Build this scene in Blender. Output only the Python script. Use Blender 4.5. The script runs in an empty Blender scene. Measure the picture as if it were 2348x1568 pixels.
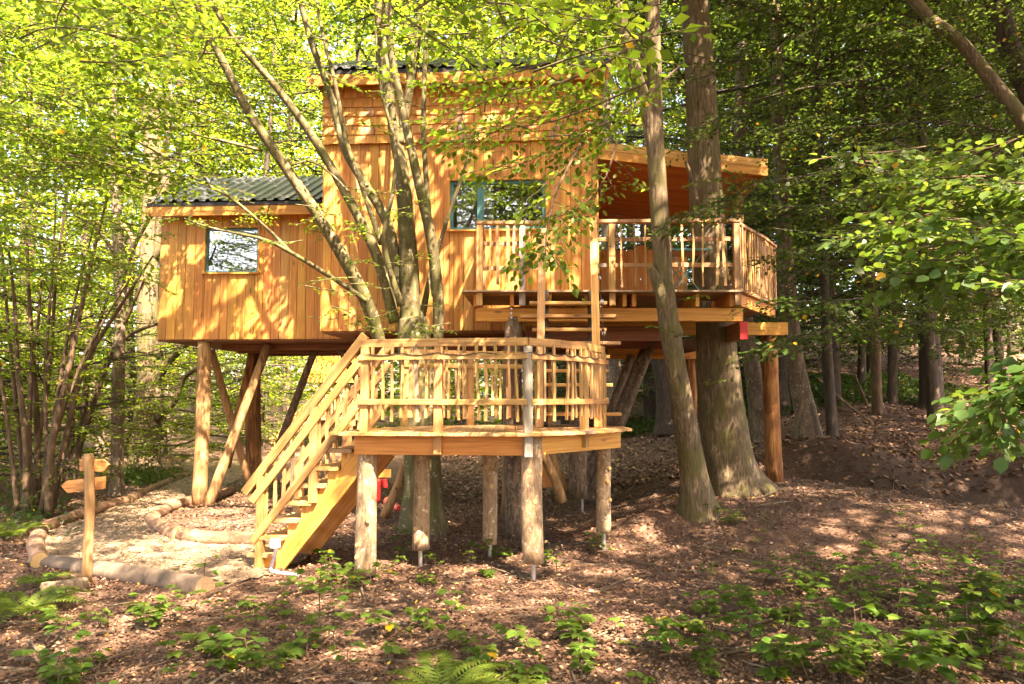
import bpy, math, random
import numpy as np
from mathutils import Vector, Matrix

random.seed(7)
rng = np.random.default_rng(11)
SC = bpy.context.scene
COL = SC.collection

# ------------------------------------------------------------------ camera, sky, sun, exposure
F, HOR, CAMZ = 1700.0, 911.0, 1.9          # focal length and horizon in units of a 2347 px wide frame
PITCH = math.atan((HOR - 784.0) / F)
cam_d = bpy.data.cameras.new('camera'); cam = bpy.data.objects.new('camera', cam_d); COL.objects.link(cam)
cam.location = (0, 0, CAMZ); cam.rotation_euler = (math.pi / 2 + PITCH, 0, 0)
cam_d.sensor_width = 36; cam_d.lens = 36 * F / 2347; cam_d.clip_start = 0.05; cam_d.clip_end = 500
SC.camera = cam
SUN_AZ, SUN_EL = math.radians(150), math.radians(52)   # azimuth measured from +Y towards +X
world = bpy.data.worlds.new('World'); SC.world = world; world.use_nodes = True
wn = world.node_tree.nodes; wl = world.node_tree.links
sky = wn.new('ShaderNodeTexSky'); sky.sky_type = 'NISHITA'; sky.sun_disc = False
sky.sun_elevation = SUN_EL; sky.sun_rotation = SUN_AZ; sky.dust_density = 3.0; sky.air_density = 1.0
wl.new(sky.outputs[0], wn['Background'].inputs[0]); wn['Background'].inputs[1].default_value = 0.105
sun_d = bpy.data.lights.new('sun', 'SUN'); sun_d.energy = 5.0; sun_d.angle = math.radians(0.55); sun_d.color = (1, 0.93, 0.80)
sun = bpy.data.objects.new('sun', sun_d); COL.objects.link(sun)
SUND = Vector((math.sin(SUN_AZ) * math.cos(SUN_EL), math.cos(SUN_AZ) * math.cos(SUN_EL), math.sin(SUN_EL)))
sun.rotation_euler = SUND.to_track_quat('Z', 'Y').to_euler(); sun.location = (8, -10, 25)
SC.view_settings.view_transform = 'Standard'; SC.view_settings.look = 'None'
SC.view_settings.gamma = 1; SC.view_settings.use_curve_mapping = False
SC.view_settings.exposure = 3.5
SC.view_settings.use_white_balance = True; SC.view_settings.white_balance_temperature = 8300; SC.view_settings.white_balance_tint = 24
SC.cycles.max_bounces = 7; SC.cycles.diffuse_bounces = 4; SC.cycles.glossy_bounces = 3
SC.cycles.transmission_bounces = 5; SC.cycles.transparent_max_bounces = 6
SC.cycles.caustics_reflective = False; SC.cycles.caustics_refractive = False
SC.cycles.use_denoising = True

# ------------------------------------------------------------------ helpers: points
_c, _s = math.cos(PITCH), math.sin(PITCH)
def P(u, v, D):
    a = (u - 1173.5) / F; b = (784.0 - v) / F
    dy = _c - b * _s; k = D / dy
    return Vector((a * k, D, CAMZ + (b * _c + _s) * k))
def sstep(a, b, x):
    t = min(1, max(0, (x - a) / (b - a))); return t * t * (3 - 2 * t)
def gz(x, y):
    z = 0.42 * sstep(0.6, 3.0, x) * sstep(8.6, 10.8, y) * (1 - .75 * sstep(5, 8.5, x) * (1 - sstep(12.6, 14.6, y)))
    if y > 12: z += (y - 12) * 0.135 * sstep(2, 11, x)
    if y > 12: z += (y - 12) * 0.03 * sstep(-6, -14, x)
    # ditch with an earth bank behind it, to the right
    if x > 4.0:
        c = 13.75 - 0.27 * (x - 5) + 0.18 * math.sin(x * 1.6)
        e = sstep(4.5, 5.6, x) * (1 - sstep(10, 12, x))
        z -= 0.78 * e * math.exp(-((y - c) / 0.5) ** 2)
        z += 0.45 * e * math.exp(-((y - c - 1.15) / 0.5) ** 2) * (0.75 + 0.45 * math.sin(x * 1.5 - 1.2))
    z += 0.035 * math.sin(x * 1.1 + y * .7) * math.sin(y * 1.7 - x * .4) + 0.018 * math.sin(x * 3.1 + 1) * math.sin(y * 3.7)
    # low mounds near the posts
    z += 0.16 * math.exp(-((x - 1.75) ** 2 / .5 + (y - 10.2) ** 2 / .15))
    return z
def damp_shade(x, y):
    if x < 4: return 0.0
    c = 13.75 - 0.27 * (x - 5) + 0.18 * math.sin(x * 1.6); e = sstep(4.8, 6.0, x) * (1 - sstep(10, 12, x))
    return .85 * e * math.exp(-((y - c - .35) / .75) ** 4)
def G(u, v, z=0.0):
    """ground point seen at picture position (u,v)"""
    d = (v - HOR) / F
    D = (CAMZ - z) / d
    for _ in range(12):
        p = P(u, v, D); D = 0.5 * D + 0.5 * (CAMZ - gz(p.x, D)) / d
    p = P(u, v, D); p.z = gz(p.x, p.y); return p
def V(*a): return Vector(a)

# ------------------------------------------------------------------ helpers: objects
WM = {}
def setp(o, par):
    if par is not None:
        o.parent = par; o.matrix_parent_inverse = WM[par].inverted()
def thing(name, label, cat, loc, group=None):
    o = bpy.data.objects.new(name, None); COL.objects.link(o); o.location = loc; o.empty_display_size = .1
    WM[o] = Matrix.Translation(Vector(loc))
    tag(o, label, cat, group); return o
def tag(o, label, cat, group=None):
    o['label'] = label; o['category'] = cat
    if group: o['group'] = group
    return o
def structure(o, kind='structure'): o['kind'] = kind; return o
def link(name, me, parent=None, M=None):
    o = bpy.data.objects.new(name, me); COL.objects.link(o)
    M = M or Matrix.Identity(4); o.matrix_basis = M; WM[o] = M.copy()
    setp(o, parent); return o
def mesh(name, verts, faces, mats, idx=None, smooth=False):
    me = bpy.data.meshes.new(name); me.from_pydata([tuple(v) for v in verts], [], faces)
    for m in (mats if isinstance(mats, (list, tuple)) else [mats]): me.materials.append(m)
    if idx is not None: me.polygons.foreach_set('material_index', idx)
    if smooth: me.polygons.foreach_set('use_smooth', [True] * len(me.polygons))
    me.update(); return me
def mobj(name, verts, faces, mats, parent=None, idx=None, smooth=False):
    return link(name, mesh(name, verts, faces, mats, idx, smooth), parent)

_bc = {}
def stick_mesh(L, w, t, mat, ch):
    key = (round(L, 3), round(w, 3), round(t, 3), mat.name, round(ch, 4))
    if key in _bc: return _bc[key]
    a, b = w / 2, t / 2; c = min(ch, a * .6, b * .6)
    ring = [(a, -b + c), (a, b - c), (a - c, b), (-a + c, b), (-a, b - c), (-a, -b + c), (-a + c, -b), (a - c, -b)]
    v = [(x, y, 0) for x, y in ring] + [(x, y, L) for x, y in ring]
    f = [(i, (i + 1) % 8, 8 + (i + 1) % 8, 8 + i) for i in range(8)] + [tuple(range(7, -1, -1)), tuple(range(8, 16))]
    me = mesh('timber', v, f, mat); _bc[key] = me; return me
def frame(p0, p1, wdir):
    z = (Vector(p1) - Vector(p0)); L = z.length; z.normalize()
    x = Vector(wdir) - Vector(wdir).dot(z) * z
    if x.length < 1e-4: x = z.orthogonal()
    x.normalize(); y = z.cross(x)
    M = Matrix((x, y, z)).transposed().to_4x4(); M.translation = Vector(p0); return M, L
def stick(name, p0, p1, w, t, mat, parent, wdir=(1, 0, 0), ch=.004):
    M, L = frame(p0, p1, wdir)
    return link(name, stick_mesh(L, w, t, mat, ch), parent, M)

def catmull(pts, sub):
    pts = np.array(pts, float); n = len(pts)
    if n < 3: 
        return np.array([pts[0] + (pts[-1] - pts[0]) * t for t in np.linspace(0, 1, sub * (n - 1) + 1)])
    out = []
    for i in range(n - 1):
        p0 = pts[max(i - 1, 0)]; p1 = pts[i]; p2 = pts[i + 1]; p3 = pts[min(i + 2, n - 1)]
        for k in range(sub):
            t = k / sub
            out.append(.5 * (2 * p1 + (p2 - p0) * t + (2 * p0 - 5 * p1 + 4 * p2 - p3) * t * t + (3 * p1 - p0 - 3 * p2 + p3) * t ** 3))
    out.append(pts[-1]); return np.array(out)
def tube(path, rad, seg=10, disp=None, vf=None, cap=True):
    """path Nx3, rad N -> verts, faces; disp(theta array, i, dist) multiplies the radius"""
    path = np.asarray(path, float); n = len(path)
    t = np.gradient(path, axis=0); t /= np.linalg.norm(t, axis=1)[:, None] + 1e-9
    ref = np.array([1., 0, 0]) if abs(t[0][0]) < .9 else np.array([0, 1., 0])
    u = ref - t[0] * ref.dot(t[0]); u /= np.linalg.norm(u)
    th = np.linspace(0, 2 * np.pi, seg, endpoint=False); V_, dist = [], 0
    for i in range(n):
        u = u - t[i] * u.dot(t[i]); u /= np.linalg.norm(u); w = np.cross(t[i], u)
        if i: dist += np.linalg.norm(path[i] - path[i - 1])
        r = rad[i] * (disp(th, i, dist) if disp is not None else np.ones(seg))
        V_.append(path[i] + (np.cos(th) * r)[:, None] * u + (np.sin(th) * r)[:, None] * w)
    V_ = np.concatenate(V_); base = 0 if vf is None else len(vf[0])
    fs = []
    for i in range(n - 1):
        for k in range(seg):
            a = base + i * seg + k; b = base + i * seg + (k + 1) % seg
            fs.append((a, b, b + seg, a + seg))
    if cap:
        fs.append(tuple(base + k for k in range(seg - 1, -1, -1))); fs.append(tuple(base + (n - 1) * seg + k for k in range(seg)))
    if vf is None: return list(map(tuple, V_)), fs
    vf[0].extend(map(tuple, V_)); vf[1].extend(fs); return vf
def log_disp(seed, amp=.05, bump=.03):
    r = random.Random(seed); ph = [r.uniform(0, 6.28) for _ in range(8)]
    def d(th, i, s):
        return 1 + amp * np.sin(2 * th + ph[0] + s * .7) * .5 + amp * np.sin(3 * th + ph[1] - s * 1.3) * .5 + bump * np.sin(5 * th + ph[2] + s * 6) * math.sin(s * 5 + ph[3]) + amp * .6 * math.sin(s * 2.3 + ph[4])
    return d
def oak_disp(seed, amp=.045, k=22):
    r = random.Random(seed); ph = [r.uniform(0, 6.28) for _ in range(8)]
    def d(th, i, s):
        w = th + .10 * np.sin(s * 5 + ph[0] + 3 * th) + .06 * np.sin(s * 13 + ph[1] + 5 * th)
        return 1 + amp * np.abs(np.sin(w * k / 2 + ph[2])) + .04 * np.sin(3 * th + ph[3] + s * .5) + .015 * np.sin(7 * th + s * 9)
    return d
def log(name, pts, r0, r1, mats, parent, seg=14, seed=0, sub=6, bend=.0, amp=.06):
    """a log with pale cut ends"""
    pts = [Vector(p) for p in pts]
    path = catmull([tuple(p) for p in pts], sub if len(pts) > 2 else 10)
    if bend:
        r = random.Random(seed + 5); n = len(path)
        o = np.array([r.uniform(-1, 1), r.uniform(-1, 1), 0]) * bend
        path = path + np.sin(np.linspace(0, np.pi, n))[:, None] * o
    rad = np.linspace(r0, r1, len(path))
    v, f = tube(path, rad, seg, log_disp(seed, amp))
    idx = [0] * (len(f) - 2) + [1, 1]
    o = mobj(name, v, f, mats, parent, idx)
    sm = [True] * (len(f) - 2) + [False] * 2; o.data.polygons.foreach_set('use_smooth', sm); return o

# ------------------------------------------------------------------ materials
def newmat(name):
    m = bpy.data.materials.new(name); m.use_nodes = True; nt = m.node_tree
    b = nt.nodes['Principled BSDF']; return m, nt, b
class NT:
    def __init__(s, nt): s.n = nt.nodes; s.l = nt.links
    def add(s, t, **k):
        x = s.n.new(t)
        for a, v in k.items(): setattr(x, a, v)
        return x
    def noise(s, vec, scale, detail=3, rough=.55, dist=0):
        x = s.add('ShaderNodeTexNoise'); x.inputs['Scale'].default_value = scale; x.inputs['Detail'].default_value = detail
        x.inputs['Roughness'].default_value = rough; x.inputs['Distortion'].default_value = dist
        if vec is not None: s.l.new(vec, x.inputs['Vector'])
        return x.outputs['Fac']
    def voro(s, vec, scale, feat='F1'):
        x = s.add('ShaderNodeTexVoronoi'); x.inputs['Scale'].default_value = scale; x.feature = feat
        s.l.new(vec, x.inputs['Vector']); return x
    def ramp(s, fac, stops, interp='LINEAR'):
        x = s.add('ShaderNodeValToRGB'); x.color_ramp.interpolation = interp; e = x.color_ramp.elements
        while len(e) < len(stops): e.new(.5)
        for k, (p, c) in enumerate(stops):
            e[k].position = p; e[k].color = (*c, 1) if len(c) == 3 else c
        s.l.new(fac, x.inputs[0]); return x.outputs[0]
    def mix(s, fac, a, b, mode='MIX'):
        x = s.add('ShaderNodeMix', data_type='RGBA', blend_type=mode); x.clamp_factor = True
        for sock, val in ((x.inputs[0], fac), (x.inputs[6], a), (x.inputs[7], b)):
            if isinstance(val, (int, float)): sock.default_value = val
            elif isinstance(val, tuple): sock.default_value = (*val, 1)
            else: s.l.new(val, sock)
        return x.outputs[2]
    def math(s, op, a, b=0.0):
        x = s.add('ShaderNodeMath', operation=op)
        for sock, val in ((x.inputs[0], a), (x.inputs[1], b)):
            if isinstance(val, (int, float)): sock.default_value = val
            else: s.l.new(val, sock)
        return x.outputs[0]
    def map(s, vec, scale=(1, 1, 1), loc=None):
        x = s.add('ShaderNodeMapping'); x.inputs['Scale'].default_value = scale; s.l.new(vec, x.inputs['Vector'])
        if loc is not None: s.l.new(loc, x.inputs['Location'])
        return x.outputs[0]
    def bump(s, h, strength, dist=.01):
        x = s.add('ShaderNodeBump'); x.inputs['Strength'].default_value = strength; x.inputs['Distance'].default_value = dist
        s.l.new(h, x.inputs['Height']); return x.outputs[0]
def wood(name, dark, mid, light, rough=.62, val=(.72, 1.12), grey=0.0):
    """sawn timber, grain along the piece's own length"""
    m, nt, b = newmat(name); k = NT(nt)
    tc = k.add('ShaderNodeTexCoord').outputs['Object']; oi = k.add('ShaderNodeObjectInfo')
    off = k.add('ShaderNodeVectorMath', operation='SCALE'); off.inputs[0].default_value = (37, 53, 91); k.l.new(oi.outputs['Random'], off.inputs['Scale'])
    vec = k.map(tc, (1, 1, 1), off.outputs[0])
    g = k.noise(k.map(vec, (26, 26, .9)), 1.0, 4, .6, 1.2)
    f = k.noise(k.map(vec, (150, 150, 5)), 1.0, 2)
    col = k.ramp(g, [(.30, dark), (.48, mid), (.68, light)])
    col = k.mix(k.math('MULTIPLY', f, .28), col, dark, 'MIX')
    kn = k.voro(k.map(vec, (5.5, 5.5, 1.7)), 1.0).outputs['Distance']
    col = k.mix(k.ramp(kn, [(.05, (.85,) * 3), (.13, (0, 0, 0))]), col, tuple(c * .42 for c in dark))
    # per-piece value and hue
    r2 = k.math('FRACT', k.math('MULTIPLY', oi.outputs['Random'], 17.31))
    vv = k.add('ShaderNodeMapRange'); vv.inputs['To Min'].default_value, vv.inputs['To Max'].default_value = val; k.l.new(oi.outputs['Random'], vv.inputs['Value'])
    hs = k.add('ShaderNodeHueSaturation'); k.l.new(col, hs.inputs['Color']); k.l.new(vv.outputs[0], hs.inputs['Value'])
    hr = k.add('ShaderNodeMapRange'); hr.inputs['To Min'].default_value, hr.inputs['To Max'].default_value = (.488, .512); k.l.new(r2, hr.inputs['Value']); k.l.new(hr.outputs[0], hs.inputs['Hue'])
    r3 = k.math('FRACT', k.math('MULTIPLY', oi.outputs['Random'], 7.77))
    st = k.noise(k.map(vec, (3, 3, 1.2)), 1.0, 4, .65)
    stain = k.math('MULTIPLY', k.ramp(st, [(.5, (0, 0, 0)), (.75, (1, 1, 1))]), .35)
    col = k.mix(stain, hs.outputs[0], tuple(c * .6 for c in mid))
    if grey > 0:
        gm = k.math('MULTIPLY', k.ramp(r3, [(1 - grey, (0, 0, 0)), (1 - grey * .6, (1, 1, 1))]), .75)
        col = k.mix(gm, col, (.20, .165, .13))
    k.l.new(col, b.inputs['Base Color']); b.inputs['Roughness'].default_value = rough
    k.l.new(k.bump(k.math('ADD', g, k.math('MULTIPLY', f, .5)), .35, .004), b.inputs['Normal']); return m
M_LARCH = wood('oiled_larch', (.37, .135, .026), (.60, .265, .055), (.74, .375, .095), val=(.84, 1.12))
M_LARCHP = wood('oiled_larch_pale', (.42, .18, .045), (.64, .32, .09), (.75, .44, .16), val=(.85, 1.1))
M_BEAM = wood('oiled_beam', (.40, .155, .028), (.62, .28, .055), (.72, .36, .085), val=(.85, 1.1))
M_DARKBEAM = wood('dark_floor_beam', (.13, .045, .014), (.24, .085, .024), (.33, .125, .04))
M_CEIL = wood('red_cedar_ceiling', (.30, .08, .018), (.46, .14, .03), (.56, .20, .05), val=(.85, 1.1))
M_RAIL = wood('pale_oak_rail', (.28, .135, .038), (.46, .26, .085), (.57, .36, .145), val=(.82, 1.1), grey=.12)
M_RAILB = wood('weathered_rail', (.24, .12, .05), (.38, .21, .095), (.48, .29, .14), val=(.8, 1.1), grey=.15)
M_DECK = wood('deck_board', (.27, .145, .06), (.43, .25, .11), (.53, .35, .18), val=(.75, 1.1), grey=.3)
M_GREYPOST = wood('silvered_post', (.16, .13, .10), (.30, .26, .21), (.42, .38, .32))
M_CLEFT = wood('cleft_chestnut', (.30, .15, .048), (.50, .30, .11), (.62, .42, .19), val=(.75, 1.1), grey=.1)
M_CLEFTB = wood('cleft_hazel_brown', (.24, .115, .038), (.38, .21, .075), (.47, .285, .12), val=(.7, 1.1))
M_BLACK = wood('dark_stained_string', (.018, .014, .012), (.035, .027, .022), (.06, .045, .035))
def plain(name, col, rough=.5, metal=0.0, noise=.15, scale=20):
    m, nt, b = newmat(name); k = NT(nt)
    n = k.noise(k.add('ShaderNodeTexCoord').outputs['Object'], scale, 4)
    k.l.new(k.mix(n, tuple(c * (1 - noise) for c in col), tuple(min(1, c * (1 + noise)) for c in col)), b.inputs['Base Color'])
    b.inputs['Roughness'].default_value = rough; b.inputs['Metallic'].default_value = metal; return m
M_TEAL = plain('teal_paint', (.045, .19, .20), .45)
M_STEEL = plain('zinc_steel', (.55, .55, .55), .38, .9)
M_ROOF = plain('anthracite_sheet', (.075, .08, .09), .42, .0, .3, 6)
M_BLACKMETAL = plain('black_wire', (.012, .012, .012), .5)
M_WHITE = plain('white_plastic', (.72, .72, .70), .45)
M_RED = plain('red_paint', (.55, .022, .02), .5)
M_PINK = plain('faded_red_plastic', (.62, .14, .10), .5)
M_DARKIN = plain('dark_room', (.03, .024, .018), .9)
M_CURTAIN = plain('linen_curtain', (.62, .58, .50), .9)
def glassm():
    m, nt, b = newmat('window_glass'); k = NT(nt); out = nt.nodes['Material Output']
    gl = k.add('ShaderNodeBsdfGlossy'); gl.inputs['Roughness'].default_value = .01; gl.inputs['Color'].default_value = (.95, .97, 1, 1)
    tr = k.add('ShaderNodeBsdfTransparent'); tr.inputs['Color'].default_value = (.82, .86, .84, 1)
    fr = k.add('ShaderNodeFresnel'); fr.inputs['IOR'].default_value = 2.1
    mx = k.add('ShaderNodeMixShader'); k.l.new(k.math('ADD', fr.outputs[0], .06), mx.inputs[0]); k.l.new(tr.outputs[0], mx.inputs[1]); k.l.new(gl.outputs[0], mx.inputs[2])
    k.l.new(mx.outputs[0], out.inputs['Surface']); nt.nodes.remove(b); return m
M_GLASS = glassm()
def bulbm():
    m, nt, b = newmat('clear_bulb_glass'); b.inputs['Base Color'].default_value = (.8, .8, .78, 1); b.inputs['Roughness'].default_value = .08
    b.inputs['Transmission Weight'].default_value = .6; return m
M_BULB = bulbm()
def bark(name, c1, c2, c3, sx=18, sz=3.0, bump=.8, spots=None, moss=None, lo=.38, hi=.64, knots=None):
    m, nt, b = newmat(name); k = NT(nt); tc = k.add('ShaderNodeTexCoord').outputs['Object']
    g = k.noise(k.map(tc, (sx, sx, sz)), 1, 5, .62, .8); big = k.noise(tc, 2.2, 4, .6)
    col = k.ramp(g, [(lo - .06, c1), (.5, c2), (hi, c3)])
    col = k.mix(k.math('MULTIPLY', k.ramp(big, [(.35, (0,) * 3), (.7, (1,) * 3)]), .55), col, tuple(c * .62 for c in c2))
    if moss:
        mo = k.noise(tc, 3.1, 5, .65); col = k.mix(k.math('MULTIPLY', k.ramp(mo, [(.46, (0,) * 3), (.62, (1,) * 3)]), .75), col, moss)
    if spots:
        sp = k.noise(tc, 17, 3, .6); col = k.mix(k.ramp(sp, [(.61, (0,) * 3), (.655, (1,) * 3)]), col, spots)
    if knots:
        kn = k.voro(k.map(tc, (3.2, 3.2, 2.6)), 1).outputs['Distance']
        col = k.mix(k.ramp(kn, [(.055, (1,) * 3), (.085, (0,) * 3)]), col, knots)
        kn2 = k.noise(k.map(tc, (4, 4, 1.1)), 1, 5, .7, .5)
        col = k.mix(k.ramp(kn2, [(.60, (0,) * 3), (.66, (.8,) * 3)]), col, tuple(c * .38 for c in c1))
    k.l.new(col, b.inputs['Base Color']); b.inputs['Roughness'].default_value = .88
    k.l.new(k.bump(k.math('ADD', g, k.math('MULTIPLY', k.noise(tc, 60, 3), .4)), bump, .012), b.inputs['Normal']); return m
M_HORN = bark('hornbeam_bark', (.045, .036, .014), (.105, .088, .036), (.18, .155, .075), 9, 2.2, .35, (.27, .25, .17), (.070, .078, .014))
M_OAKB = bark('oak_bark', (.025, .018, .010), (.115, .082, .043), (.23, .17, .10), 30, 4.5, 1.0, None, (.09, .085, .02))
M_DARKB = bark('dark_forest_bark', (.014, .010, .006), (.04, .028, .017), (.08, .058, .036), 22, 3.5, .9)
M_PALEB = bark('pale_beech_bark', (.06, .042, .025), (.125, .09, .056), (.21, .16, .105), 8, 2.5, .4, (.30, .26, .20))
M_HAZELB = bark('hazel_bark', (.04, .024, .012), (.09, .056, .029), (.15, .10, .055), 12, 3, .4)
M_SPRUCE = bark('spruce_log_bark', (.16, .10, .055), (.33, .225, .13), (.46, .34, .215), 26, 9, .55, (.55, .47, .36), None, knots=(.20, .10, .045))
M_PEELED = bark('peeled_log', (.20, .10, .038), (.34, .19, .078), (.46, .29, .135), 20, 1.6, .35, None, None, knots=(.13, .055, .02))
M_REDLOG = bark('peeled_red_log', (.055, .022, .010), (.26, .105, .03), (.44, .21, .07), 14, 1.7, .6, None, None, lo=.42, hi=.6)
M_DARKLOG = bark('dark_bark_log', (.05, .035, .022), (.14, .098, .062), (.26, .18, .115), 20, 5, .8, (.36, .25, .17))
M_GREYLOG = bark('weathered_log', (.07, .048, .034), (.15, .108, .075), (.25, .19, .135), 5, 5, .5)
M_EDGELOG = bark('path_edge_log', (.10, .05, .028), (.21, .115, .065), (.34, .22, .14), 9, 16, .7)
M_CUT = plain('cut_log_end', (.50, .33, .15), .8, 0, .25, 30)
M_OLDCUT = plain('old_cut_end', (.30, .20, .11), .85, 0, .4, 25)
M_KNOT = plain('knot_wood', (.46, .27, .10), .8, 0, .35, 60)
def leafm(name, dif, trans, trn=.55, yellow=.012, ycol=(.55, .34, .03), gloss=.22):
    m, nt, b = newmat(name); k = NT(nt); out = nt.nodes['Material Output']
    ge = k.add('ShaderNodeNewGeometry'); oi = k.add('ShaderNodeObjectInfo'); r = ge.outputs['Random Per Island']
    hs = k.add('ShaderNodeHueSaturation'); hs2 = k.add('ShaderNodeHueSaturation')
    for h, c in ((hs, dif), (hs2, trans)):
        h.inputs['Color'].default_value = (*c, 1)
        mr = k.add('ShaderNodeMapRange'); mr.inputs['To Min'].default_value, mr.inputs['To Max'].default_value = (.62, 1.35); k.l.new(r, mr.inputs['Value']); k.l.new(mr.outputs[0], h.inputs['Value'])
        mh = k.add('ShaderNodeMapRange'); mh.inputs['To Min'].default_value, mh.inputs['To Max'].default_value = (.478, .518); k.l.new(k.math('FRACT', k.math('MULTIPLY', r, 13.7)), mh.inputs['Value']); k.l.new(mh.outputs[0], h.inputs['Hue'])
    ym = k.math('GREATER_THAN', k.math('FRACT', k.math('MULTIPLY', r, 91.7)), 1 - yellow)
    c1 = k.mix(ym, hs.outputs[0], ycol); c2 = k.mix(ym, hs2.outputs[0], tuple(min(1, c * 1.2) for c in ycol))
    b.inputs['Roughness'].default_value = .42; b.inputs['Specular IOR Level'].default_value = gloss; k.l.new(c1, b.inputs['Base Color'])
    t = k.add('ShaderNodeBsdfTranslucent'); k.l.new(c2, t.inputs['Color'])
    mx = k.add('ShaderNodeMixShader'); mx.inputs[0].default_value = trn
    k.l.new(b.outputs[0], mx.inputs[1]); k.l.new(t.outputs[0], mx.inputs[2]); k.l.new(mx.outputs[0], out.inputs['Surface']); return m
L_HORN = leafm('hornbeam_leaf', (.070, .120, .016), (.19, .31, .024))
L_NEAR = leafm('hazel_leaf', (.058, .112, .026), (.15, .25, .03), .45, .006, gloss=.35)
L_LIT = leafm('lit_wood_leaf', (.085, .14, .018), (.27, .40, .028), .6, yellow=.015)  # brighter leaf copy, the left wood's sunlight put into its colour
L_SHADED = leafm('shaded_wood_leaf', (.042, .085, .016), (.10, .18, .022), .5, yellow=.006, gloss=.35)  # darker leaf copy, the right wood's shade put into its colour
L_PLANT = leafm('undergrowth_leaf', (.085, .155, .028), (.20, .32, .03), .45, .012)
L_FERN = leafm('fern_leaf', (.095, .15, .025), (.24, .33, .04), .45, 0)

# ------------------------------------------------------------------ foliage
class Leaves:
    def __init__(s): s.b, s.d, s.n, s.l = [], [], [], []; s.tw = ([], [])
    def add(s, b, d, n, l):
        s.b.append(b); s.d.append(d); s.n.append(n); s.l.append(l)
    def arr(s):
        b = np.concatenate(s.b); d = np.concatenate(s.d); n = np.concatenate(s.n); l = np.concatenate(s.l)
        d = d / (np.linalg.norm(d, axis=1)[:, None] + 1e-9)
        n = n - d * (n * d).sum(1)[:, None]; n /= np.linalg.norm(n, axis=1)[:, None] + 1e-9
        return b, d, n, l
    def mesh(s, name, mat, hi=False, wid=.30, sel=None):
        b, d, n, l = s.arr()
        if sel is not None: b, d, n, l = b[sel], d[sel], n[sel], l[sel]
        sd = np.cross(d, n); L = l[:, None]; N = len(b)
        if not hi:
            v = np.stack([b, b + d * L * .5 + sd * L * wid + n * L * .07, b + d * L, b + d * L * .5 - sd * L * wid + n * L * .07], 1).reshape(-1, 3)
            f = np.arange(4 * N).reshape(N, 4); k = 4
            loops = f.ravel(); starts = np.arange(N) * 4; tot = np.full(N, 4)
        else:
            v = np.stack([b, b + d * L * .3 + sd * L * wid * .9 + n * L * .06, b + d * L * .66 + sd * L * wid * .88 + n * L * .05, b + d * L - n * L * .06,
                          b + d * L * .66 - sd * L * wid * .88 + n * L * .05, b + d * L * .3 - sd * L * wid * .9 + n * L * .06,
                          b + d * L * .3, b + d * L * .66 - n * L * .01], 1).reshape(-1, 3)
            pat = [(0, 6, 1), (6, 7, 2, 1), (7, 3, 2), (0, 5, 6), (6, 5, 4, 7), (7, 4, 3)]
            flat = np.array([i for p in pat for i in p]); ln = np.array([len(p) for p in pat])
            loops = (np.arange(N)[:, None] * 8 + flat[None]).ravel(); tot = np.tile(ln, N); starts = np.concatenate([[0], np.cumsum(tot)[:-1]])
        me = bpy.data.meshes.new(name); me.vertices.add(len(v)); me.vertices.foreach_set('co', v.astype(np.float32).ravel())
        me.loops.add(len(loops)); me.loops.foreach_set('vertex_index', loops.astype(np.int32))
        me.polygons.add(len(starts)); me.polygons.foreach_set('loop_start', starts.astype(np.int32)); me.polygons.foreach_set('loop_total', tot.astype(np.int32))
        me.materials.append(mat); me.update(); me.validate(); return me
def unit(v): return v / (np.linalg.norm(v) + 1e-9)
UP = np.array([0, 0, 1.])
def bough(lv, a, b, leaf=.07, ntw=12, twl=.35, droop=.1, r=.008, tubes=True, seg=4, dens=.62, flat=.35, skip=.12):
    """a leafy bough from a to b: side twigs in one rough plane, alternate leaves along them"""
    a = np.asarray(a, float); b = np.asarray(b, float); L = np.linalg.norm(b - a); d = unit(b - a)
    n0 = UP + rng.normal(0, .22, 3); n0 = unit(n0 - d * n0.dot(d)); s0 = np.cross(d, n0)
    off = rng.normal(0, .06 * L); off2 = rng.normal(0, .03 * L)
    def pt(t): return a + (b - a) * t + s0 * off * math.sin(t * 3.1) + n0 * off2 * math.sin(t * 5) - UP * droop * L * t * t
    if tubes:
        ts = np.linspace(0, 1, 6); tube(np.array([pt(t) for t in ts]), r * (1.1 - .8 * ts), seg, vf=lv.tw, cap=False)
    for i in range(ntw):
        t = skip + (1 - skip) * (i + .5) / ntw; side = 1 if i % 2 else -1
        ang = side * rng.uniform(.55, 1.0) if i < ntw - 1 else 0
        tl = twl * (1.15 - .65 * t) * rng.uniform(.7, 1.25)
        td = unit(d * math.cos(ang) + s0 * math.sin(ang) + n0 * rng.normal(0, .14) - UP * .12)
        p = pt(t)
        if tubes: tube(np.array([p, p + td * tl * .9]), [r * .42, r * .2], 3, vf=lv.tw, cap=False)
        m = max(2, int(tl / (leaf * dens)))
        k = np.arange(m); q = (k + .6) / m * tl
        sg = np.where(k % 2 == 0, 1., -1.); sg[-1] = 0
        nn = unit(n0 + rng.normal(0, .15, 3)); sw = np.cross(td, nn)
        base = p + td * q[:, None]
        dd = td * .62 + sw * (sg * .8)[:, None] + rng.normal(0, .18, (m, 3)) - UP * .14
        no = nn + rng.normal(0, flat, (m, 3))
        lv.add(base, dd, no, leaf * rng.uniform(.65, 1.2, m))
def leaf_part(name, lv, mat, parent, hi=False, wid=.30, twm=None, sel=None):
    o = link(name, lv.mesh(name, mat, hi, wid, sel), parent); o['kind'] = 'stuff'
    if twm is not None and lv.tw[0]:
        t = mobj('twigs', lv.tw[0], lv.tw[1], twm, parent); t['kind'] = 'stuff'
    return o

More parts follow.
